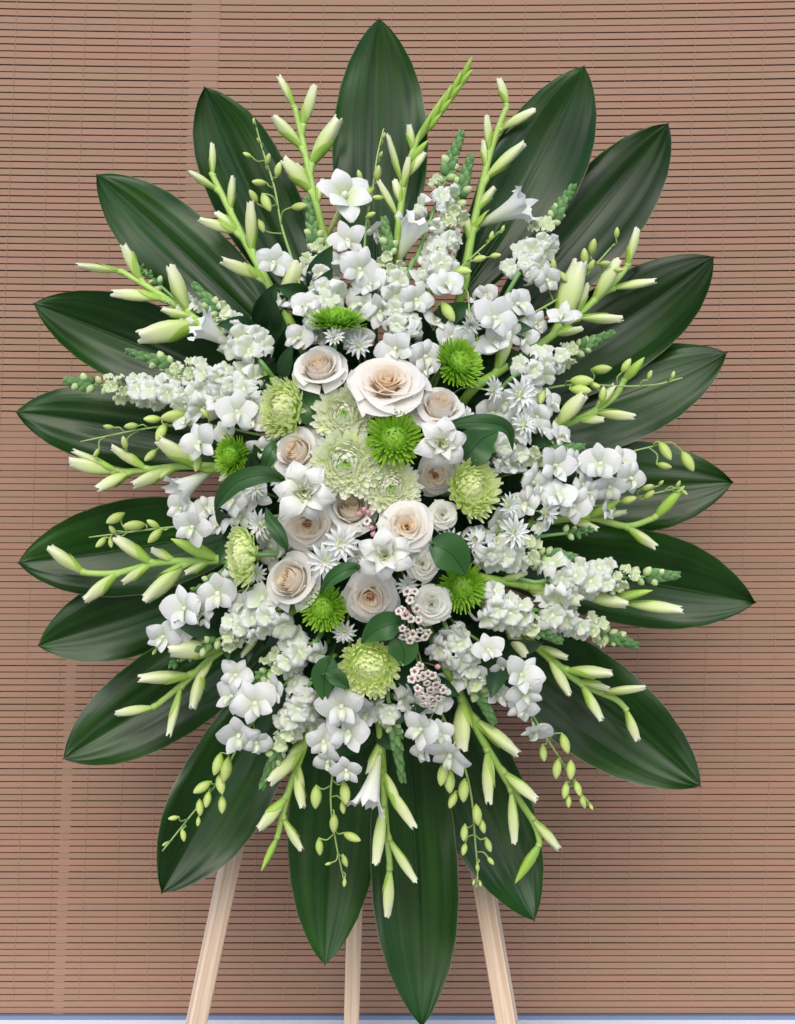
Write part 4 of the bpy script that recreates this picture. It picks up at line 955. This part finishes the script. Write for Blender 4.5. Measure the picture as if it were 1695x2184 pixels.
for k_, mt_, pr in (('green', M_gmum, 0.50), ('pale', M_pmum, 0.52), ('lime', M_pmumo, 0.66)):
    m_ = MB(); m_.lathe([(0.05, -0.12), (pr * 0.7, -0.08), (pr, 0.10), (pr * 0.95, 0.28), (pr * 0.7, 0.42), (pr * 0.35, 0.47), (0, 0.42 if k_ == 'pale' else 0.5)] if k_ != 'pale' else
        [(0.05, -0.1), (pr * 0.8, -0.05), (pr, 0.08), (pr * 0.8, 0.2), (pr * 0.4, 0.24), (0.0, 0.18)], 14)
    HEART[k_] = m_.mesh('flower_heart', mt_)
def mum(u, v, w_, h_, axis, kind, label, dz=0.0, squash=1.0, core=True):
    ax = d3(*axis); r = w_ / 2 * px(-0.2) * (1.0 if kind == 'green' else 1.04)
    pos = P(u, v, dome(u, v) + dz) - ax * r * 0.35
    th = thing('chrysanthemum', label, 'chrysanthemum', pos, 'bright green chrysanthemums' if kind == 'green' else 'pale green white chrysanthemums')
    s = h_ / w_
    M = frame(pos, ax, Vector((0, 0, 1)), random.uniform(0, 6), (r, r, r * squash))
    ms = {'green': GM, 'pale': PM, 'lime': LM}[kind]
    part('petals', random.choice(ms), th, M, kind='stuff')
    part('flower_heart', HEART[kind], th, M)
    for k in range(26):
        part('petal', GMO if kind == 'green' else PMO, th, M @ rotz(2 * math.pi * (k + random.uniform(-.25, .25)) / 26) @ Matrix.Rotation(random.uniform(-0.12, 0.2), 4, 'Y') @ Matrix.Scale(random.uniform(0.85, 1.06), 4))
    if kind == 'pale' and core: part('core', CORE, th, M @ Matrix.Translation((0, 0, 0.30)))
    stem_to_foam(th, pos, 0.003, M_snapstem, ax)
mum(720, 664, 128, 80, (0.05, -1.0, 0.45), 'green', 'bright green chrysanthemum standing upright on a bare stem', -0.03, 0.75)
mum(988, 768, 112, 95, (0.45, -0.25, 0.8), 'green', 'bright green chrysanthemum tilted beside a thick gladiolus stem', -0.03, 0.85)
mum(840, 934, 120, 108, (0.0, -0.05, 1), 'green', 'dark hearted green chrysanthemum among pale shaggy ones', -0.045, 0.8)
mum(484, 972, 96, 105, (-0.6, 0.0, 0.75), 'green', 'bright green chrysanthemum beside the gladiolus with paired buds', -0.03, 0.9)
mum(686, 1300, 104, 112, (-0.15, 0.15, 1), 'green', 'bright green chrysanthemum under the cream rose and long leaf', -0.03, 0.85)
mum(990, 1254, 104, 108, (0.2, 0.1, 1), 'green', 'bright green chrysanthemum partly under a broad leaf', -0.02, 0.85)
mum(731, 880, 128, 118, (-0.05, -0.15, 1), 'pale', 'pale shaggy chrysanthemum with green heart beside closed rose', -0.02, 0.6)
mum(735, 990, 142, 132, (0.0, 0.1, 1), 'pale', 'largest pale chrysanthemum with green heart', -0.035, 0.6)
mum(836, 1042, 120, 112, (0.1, 0.15, 1), 'pale', 'whitish chrysanthemum with green heart above the peach rose', -0.02, 0.6)
mum(590, 868, 126, 130, (-0.75, -0.1, 0.75), 'lime', 'lime white chrysanthemum turned sideways above a pinkish rose', -0.02, 0.85)
mum(1018, 1040, 124, 130, (0.55, -0.1, 0.85), 'lime', 'shaggy lime white chrysanthemum with ragged skirt petals', -0.02, 0.85)
mum(503, 1186, 128, 130, (-0.9, 0.05, 0.5), 'lime', 'lime chrysanthemum seen from its side beside a green snapdragon tip', -0.03, 0.75)
mum(786, 1430, 128, 116, (-0.05, 0.3, 1), 'lime', 'lime white chrysanthemum below the glossy leaves', -0.03, 0.85)

# ------------------------------------------------------------------ double lilies
LT = [petal_mesh('petal', M_lily, 0.30, point, lambda t: 0.45 * math.sin(2.1 * t) - 0.42 * t ** 3, -0.35, 0.055, 60 + i, 6, 10) for i in range(3)]
LN = [petal_mesh('petal', M_lily, 0.25, point, lambda t: 0.55 * t ** 0.8 - 0.25 * t ** 4, 0.7, 0.08, 70 + i, 6, 8) for i in range(3)]
M_lilyc = mat('lily_heart_petal', [(0, (0.48, 0.60, 0.20)), (0.5, (0.72, 0.78, 0.48)), (1, (0.82, 0.84, 0.68))], 0.45, 0.25, vary=0.05)
LC = [petal_mesh('petal', M_lilyc, 0.30, oval, lambda t: 0.5 * t - 0.5 * t ** 3, 0.9, 0.14, 120 + i, 7, 8) for i in range(3)]
def lily(u, v, w_, axis, roll, label, dz):
    ax = d3(*axis); r = w_ / 2 * px(-0.22); pos = P(u, v, dome(u, v) + dz)
    th = thing('double_lily', label, 'lily', pos, 'double white lilies in the centre')
    M = frame(pos, ax, Vector((0, 0, 1)), roll, r)
    for k in range(6):
        s = 1.0 if k % 2 == 0 else 0.92
        part('petal', LT[k % 3], th, M @ rotz(R(60 * k + random.uniform(-7, 7))) @ Matrix.Rotation(random.uniform(-0.25, 0.35), 4, 'X') @ Matrix.Diagonal((1 if k % 2 else 1.2, s * random.uniform(0.88, 1.1), 1, 1)))
    for k in range(6):
        part('petal', LN[k % 3], th, M @ rotz(R(60 * k + 30)) @ Matrix.Rotation(random.uniform(-0.1, 0.5), 4, 'X') @ Matrix.Scale(random.uniform(0.58, 0.82), 4))
    for k in range(9):
        part('petal', LC[k % 3], th, M @ rotz(R(40 * k + random.uniform(-14, 14))) @ Matrix.Rotation(random.uniform(0.35, 1.1), 4, 'X') @ rotz(random.uniform(-.3, .3)) @ Matrix.Scale(random.uniform(0.34, 0.52), 4))
    stem_to_foam(th, pos, 0.003, M_snapstem, ax)
lily(650, 1048, 150, (-0.1, 0.05, 1), 0.35, 'double white lily with greenish heart over a peach rose', -0.05)
lily(940, 948, 130, (0.15, 0.0, 1), -0.2, 'double white lily with long petal pointing to a dark leaf', -0.05)
lily(820, 1186, 132, (0.0, -0.1, 1), 0.1, 'greenish white double lily above the rose with spiral heart', -0.05)
# the wide open gladiolus flower is a part of its stem
GO = [petal_mesh('petal', M_gflower, 0.36, oval, lambda t: 0.30 * math.sin(1.7 * t) - 0.2 * t ** 3, -0.2, 0.03, 80 + i, 6, 9) for i in range(3)]
def open_glad(root, u, v, r, axis, roll, dz):
    pos = P(u, v, dome(u, v) + dz); ax = d3(*axis); M = frame(pos, ax, Vector((0, 0, 1)), roll, r * px(0))
    o = part('flower', OCOL, root, M)
    for k in range(6):
        part('petal', GO[k % 3], o, M @ rotz(R(60 * k + random.uniform(-8, 8))) @ Matrix.Rotation(random.uniform(-0.2, 0.45), 4, 'X') @ Matrix.Diagonal((1, 1 if k % 2 else 0.88, 1, 1)))
    m_ = MB(); q = P(u - 40, v + 90, dome(u, v) + 0.035)
    m_.tube(spline([q, pos - ax * 0.03, pos], 5), lambda t: 0.003 + 0.004 * t, 8); part('flower_tube', m_.mesh('flower_tube', M_gbud), root)
open_glad(g1, 733, 422, 66, (0.25, -0.45, 1), 0.25, -0.01)

# ------------------------------------------------------------------ daisies (small white spray chrysanthemums)
DP = [petal_mesh('petal', M_daisy, 0.125, oval, lambda t: 0.25 * math.sin(1.8 * t) - 0.12 * t * t, 0.6, 0.01, 90 + i, 3, 5, start=0.16) for i in range(3)]
m_ = MB(); m_.lathe([(0.0, -0.35), (0.06, -0.3), (0.16, -0.1), (0.30, 0.02), (0.32, 0.10), (0.27, 0.18), (0.16, 0.22), (0, 0.23)], 10, wob=lambda th, t, r, z: (r * (1 + 0.08 * math.cos(5 * th + 9 * t)), z))
DC = m_.mesh('centre', M_daisyc)
def daisy(u, v, w_, axis, label, dz=0.0, closed=0.0):
    ax = d3(*axis); r = w_ / 2 * px(-0.15); pos = P(u, v, dome(u, v) + dz)
    th = thing('spray_daisy', label, 'daisy', pos, 'small white daisies')
    M = frame(pos, ax, Vector((0, 0, 1)), random.uniform(0, 6), r)
    part('centre', DC, th, M)
    for ring, n, tl, s in ((0, 13, 0.05, 1.0), (1, 11, 0.45, 0.85), (2, 8, 0.95, 0.55)):
        for k in range(n):
            part('petal', random.choice(DP), th, M @ rotz(2 * math.pi * (k + 0.5 * ring + random.uniform(-.15, .15)) / n) @ Matrix.Rotation(tl + closed + random.uniform(-.12, .12), 4, 'X') @ Matrix.Scale(s * random.uniform(0.9, 1.08), 4))
    stem_to_foam(th, pos, 0.0013, M_pedicel, ax)
daisy(712, 722, 52, (0.1, -0.3, 1), 'small pale daisy on top of the closed cream rose', -0.035, 0.3)
daisy(729, 814, 26, (0, 0, 1), 'tiny round daisy bud between two cream roses', -0.05, 1.0)
daisy(1002, 690, 56, (0.1, 0.6, 0.8), 'daisy leaning on orchids above the tilted green chrysanthemum', -0.03, 0.2)
daisy(1048, 832, 62, (0.7, 0.0, 0.7), 'white daisy beside the tilted green chrysanthemum, facing outward', -0.01)
daisy(1106, 842, 84, (0.5, -0.1, 0.9), 'large white daisy below a slender snapdragon cone', -0.02)
daisy(1114, 908, 66, (0.5, -0.3, 0.8), 'white daisy beside the curled end of a long leaf', -0.015)
daisy(1082, 1078, 56, (0.6, 0.1, 0.8), 'white daisy next to the shaggy tilted chrysanthemum', -0.01)
daisy(1160, 1092, 78, (0.8, 0.1, 0.6), 'white daisy above the smooth gladiolus stem, seen edge on', -0.01)
daisy(1094, 1136, 76, (0.3, -0.2, 1), 'pale yellowish daisy above cream snapdragon florets', -0.02, 0.15)
daisy(548, 1042, 58, (-0.4, -0.2, 1), 'white daisy under the arching dark leaf', -0.005)
daisy(560, 1118, 76, (-0.6, 0.2, 0.8), 'white daisy with drooping petals beside a narrow dark leaf', -0.01)
daisy(695, 1197, 82, (-0.1, 0.05, 1), 'flat white daisy with green eye above the cream rose', -0.035)
daisy(727, 1160, 80, (0.05, -0.1, 1), 'white daisy with green eye touching the peach centred rose', -0.03)
daisy(548, 1222, 50, (-0.2, 0.3, 1), 'small daisy behind the side facing lime chrysanthemum', 0.0)

daisy(764, 738, 62, (0, -0.2, 1), 'white daisy in the gap above the widest rose', 0.0)
daisy(600, 1022, 54, (-0.3, 0.1, 1), 'small daisy between pinkish rose and the long arching leaf', 0.005)
daisy(958, 1152, 56, (0.2, 0, 1), 'small daisy between two small white roses', 0.0)
daisy(735, 1345, 58, (-0.1, 0.4, 1), 'white daisy between green chrysanthemum and glossy pointed leaf', 0.0)
daisy(1012, 1150, 56, (0.4, 0.1, 1), 'white daisy below the shaggy chrysanthemum skirt', 0.0)
daisy(760, 1182, 54, (0, 0.1, 1), 'daisy squeezed between flat daisy and greenish lily', -0.005)
daisy(868, 1246, 50, (0.1, 0.2, 1), 'little daisy between spiral hearted rose and small greenish rose', 0.0)
daisy(990, 890, 52, (0.4, -0.3, 1), 'small daisy above the long arching leaf by a rose', 0.0)
# ------------------------------------------------------------------ waxflowers
m_ = MB()
for k in range(5):
    a = R(72 * k)
    m_.grid(4, 4, lambda s, t: Vector((math.cos(a) * (0.30 + 0.66 * t) - math.sin(a) * (s - 0.5) * 0.86 * math.sin(math.pi * (0.12 + 0.8 * t)) ** 0.6,
                                       math.sin(a) * (0.30 + 0.66 * t) + math.cos(a) * (s - 0.5) * 0.86 * math.sin(math.pi * (0.12 + 0.8 * t)) ** 0.6,
                                       0.10 + 0.18 * math.sin(3 * t) - 0.3 * (s - 0.5) ** 2)))
WP = m_.mesh('petals', M_wax)
m_ = MB(); m_.lathe([(0.10, -0.8), (0.28, -0.4), (0.34, 0.08), (0.34, 0.18), (0.27, 0.15), (0.15, 0.02), (0, 0.0)], 10); WC = m_.mesh('cup', M_waxc)
WB = bud_mesh('wax_bud', M_waxb, 5, 0.0)
def wax(root_uv, spots, buds, label, rad=11.5, dz=0.0):
    r0 = P(root_uv[0], root_uv[1], dome(*root_uv) + dz + 0.02)
    e = foam_in(r0); th = thing('waxflower_sprig', label, 'waxflower', e, 'waxflower sprigs')
    m_ = MB(); m_.tube(spline([e, r0], 4), 0.0012, 5); part('stem', m_.mesh('stem', M_twig), th)
    for u, v in spots:
        pos = P(u, v, dome(u, v) + dz - random.uniform(0.0, 0.012)); ax = d3((u - root_uv[0]) / 90 + random.uniform(-.4, .4), (v - root_uv[1]) / 90 + random.uniform(-.4, .4), 1)
        s = rad * random.uniform(0.85, 1.12) * px(0); M = frame(pos, ax, Vector((0, 0, 1)), random.uniform(0, 6), s)
        o = part('flower', WC, th, M); part('petals', WP, o, M)
        m_ = MB(); m_.tube(spline([r0, r0.lerp(pos, 0.55) + Vector((random.uniform(-.003, .003), 0.006, 0)), M @ Vector((0, 0, -0.7))], 4), 0.0006, 4)
        part('twig', m_.mesh('twig', M_twig), o)
    for u, v in buds:
        pos = P(u, v, dome(u, v) + dz - 0.008); s = 13 * px(0); dr = d3(u - root_uv[0], v - root_uv[1], 30)
        o = part('bud', WB, th, frame(pos, dr, Vector((0, 0, 1)), 0, (s * 0.42, s * 0.42, s)))
        m_ = MB(); m_.tube(spline([r0, r0.lerp(pos, 0.5) + Vector((0, 0.004, 0)), pos], 4), 0.0006, 4); part('twig', m_.mesh('twig', M_twig), o)
wax((802, 1122), [(783, 1112), (776, 1120)], [(780, 1092), (771, 1100), (788, 1098), (794, 1125), (797, 1136)], 'tiny sprig of pink waxflower buds between peach roses', 10, -0.045)
rw = random.Random(4)
sp1 = [(868, 1262), (884, 1262), (874, 1280), (858, 1300), (850, 1304), (864, 1312), (876, 1320), (888, 1298), (892, 1322), (858, 1340), (868, 1346), (880, 1352), (860, 1358), (896, 1344), (874, 1366), (890, 1362), (906, 1358), (912, 1348)]
wax((872, 1300), sp1, [(868, 1305)], 'waxflower sprig beside the small white rose and glossy leaf', 9.5, -0.035)
sp2 = [(884, 1432), (896, 1420), (878, 1448), (890, 1446), (902, 1442), (912, 1436), (922, 1440)]
for k in range(26):
    a = rw.uniform(0, 6.28); q = math.sqrt(rw.random()); sp2.append((914 + 36 * q * math.cos(a), 1482 + 28 * q * math.sin(a)))
wax((898, 1412), sp2, [(928, 1420)], 'dense waxflower cluster hanging beside the lower lime chrysanthemum', 9, -0.035)

# ------------------------------------------------------------------ glossy foliage leaves
def small_leaf(pts, hw, label, dz, mt=None, Yarch=0.02, fold=0.25):
    c = [P(u, v, dome(u, v) + dz - Yarch * math.sin(math.pi * i / (len(pts) - 1))) for i, (u, v) in enumerate(pts)]
    line = spline(c, 5); n = len(line) - 1
    th = thing('foliage_leaf', label, 'leaf', c[0], 'small glossy foliage leaves')
    def fn(s, t):
        i = min(int(t * n), n - 1); f = t * n - i; p = line[i].lerp(line[i + 1], f); tg = (line[i + 1] - line[i]).normalized()
        sd_ = tg.cross(Vector((0, -1, 0))).normalized(); x = s * 2 - 1
        w_ = hw * px(0) * max(0.02, math.sin(math.pi * (0.03 + 0.97 * t) ** 0.85)) ** 0.8
        return p + sd_ * (x * w_) + Vector((0, -1, 0)) * (abs(x) * w_ * fold + 0.0012 * math.sin(6 * t + 3 * x))
    m_ = MB(); m_.grid(8, 14, fn); part('blade', m_.mesh('blade', mt or M_sleaf), th)
    m_ = MB(); m_.tube([fn(0.5, j / 12) + Vector((0, -0.0003, 0)) for j in range(13)], 0.0006, 5); part('midrib', m_.mesh('midrib', M_rib), th)
    e = foam_in(c[0]); m_ = MB(); m_.tube(spline([e, c[0] + Vector((0, 0.01, 0)), line[1]], 4), 0.0013, 5); part('leaf_stalk', m_.mesh('leaf_stalk', M_rib), th)
small_leaf([(952, 908), (1005, 900), (1055, 902), (1085, 918), (1093, 960)], 15, 'long dark leaf arching from the pale pinkish rose to a daisy', -0.035, None, 0.03)
small_leaf([(978, 985), (1005, 960), (1030, 935), (1062, 920)], 36, 'broad dark leaf under the arching long leaf', 0.0)
small_leaf([(606, 1022), (560, 1012), (505, 1028), (472, 1062), (458, 1090)], 19, 'long dark leaf arching from the double lily to white orchids', -0.035, None, 0.03)
small_leaf([(918, 1158), (950, 1172), (975, 1195), (992, 1226)], 36, 'broad green leaf over the partly covered green chrysanthemum', -0.05, None, 0.01)
small_leaf([(768, 1208), (735, 1216), (705, 1236), (682, 1268)], 15, 'narrow green leaf between the daisy and the spiral hearted rose', -0.055, None, 0.01)
small_leaf([(858, 1328), (830, 1332), (800, 1345), (770, 1372)], 27, 'glossy pointed leaf above the lower lime chrysanthemum', -0.03, None, 0.008)
small_leaf([(838, 1352), (856, 1376), (862, 1396), (858, 1422)], 30, 'glossy leaf touching the waxflower twigs', -0.025, None, 0.006)
small_leaf([(706, 1400), (695, 1430), (690, 1458), (693, 1498)], 26, 'green leaf above the hanging orchid spray', -0.03, None, 0.006)
small_leaf([(690, 1430), (712, 1440), (730, 1455), (744, 1470)], 16, 'small green leaf beside the lower lime chrysanthemum', -0.035, None, 0.004)
small_leaf([(612, 1172), (595, 1140), (578, 1112), (566, 1082)], 14, 'narrow dark leaf beside the drooping daisy', -0.03, None, 0.004)
small_leaf([(690, 905), (668, 880), (650, 855), (640, 815)], 30, 'dark leaf between sideways chrysanthemum and closed rose', 0.01)
small_leaf([(600, 940), (580, 960), (570, 985), (556, 1010)], 15, 'small dark leaf beside the green chrysanthemum and pinkish rose', 0.0)

# dark leafy filler deep between the flowers
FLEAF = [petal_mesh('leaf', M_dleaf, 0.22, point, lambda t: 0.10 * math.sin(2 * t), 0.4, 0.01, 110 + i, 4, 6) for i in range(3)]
rf = random.Random(11)
places = ['by the closed rose', 'behind the side facing lime chrysanthemum', 'behind the shaggy tilted chrysanthemum', 'below the spiral hearted rose', 'above the widest rose', 'beside the lower lime chrysanthemum', 'behind the greenish lily', 'under the starry orchids', 'near the pink waxflowers', 'behind the arching long leaf', 'beside the dark hearted green chrysanthemum', 'under the cream snapdragon florets', 'below the bare stem of the upright chrysanthemum', 'beside the tilted green chrysanthemum', 'behind the thick cone snapdragon', 'under the white orchid cluster', 'behind the drooping petal daisy', 'above the hanging trumpet gladiolus']
seeds = [(640, 860), (560, 1120), (1010, 1120), (760, 1360), (760, 740), (700, 1420), (930, 1200), (540, 1300), (900, 1400), (1060, 940), (900, 760), (1020, 1340), (690, 700), (1020, 770), (590, 760), (1080, 1060), (600, 1050), (800, 1480)]
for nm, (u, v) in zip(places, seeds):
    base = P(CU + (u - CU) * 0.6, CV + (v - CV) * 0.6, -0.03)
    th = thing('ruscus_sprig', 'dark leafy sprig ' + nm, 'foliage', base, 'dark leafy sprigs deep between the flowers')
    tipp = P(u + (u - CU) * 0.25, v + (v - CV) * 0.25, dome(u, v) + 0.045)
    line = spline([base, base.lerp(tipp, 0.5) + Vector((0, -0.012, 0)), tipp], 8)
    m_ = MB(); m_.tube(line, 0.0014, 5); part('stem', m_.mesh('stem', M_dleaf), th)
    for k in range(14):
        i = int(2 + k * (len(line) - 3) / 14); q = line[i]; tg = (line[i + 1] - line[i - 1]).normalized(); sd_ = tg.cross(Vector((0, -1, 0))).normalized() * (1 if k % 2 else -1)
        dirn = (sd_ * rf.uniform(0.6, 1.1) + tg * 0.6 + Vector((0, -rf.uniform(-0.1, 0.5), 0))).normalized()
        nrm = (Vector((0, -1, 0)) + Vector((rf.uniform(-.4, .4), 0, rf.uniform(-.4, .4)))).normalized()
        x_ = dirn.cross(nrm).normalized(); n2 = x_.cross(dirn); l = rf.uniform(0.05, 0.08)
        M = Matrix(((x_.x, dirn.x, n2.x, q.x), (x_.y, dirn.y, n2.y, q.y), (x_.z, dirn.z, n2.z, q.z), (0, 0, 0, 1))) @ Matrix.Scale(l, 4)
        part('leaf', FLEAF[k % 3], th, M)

for lb, ns in LABELS.items():
    if len(ns) > 1: print('DUPLICATE LABEL', lb, ns)
    if not 4 <= len(lb.split()) <= 16: print('LABEL LENGTH', len(lb.split()), lb)
print('objects', len(bpy.data.objects))
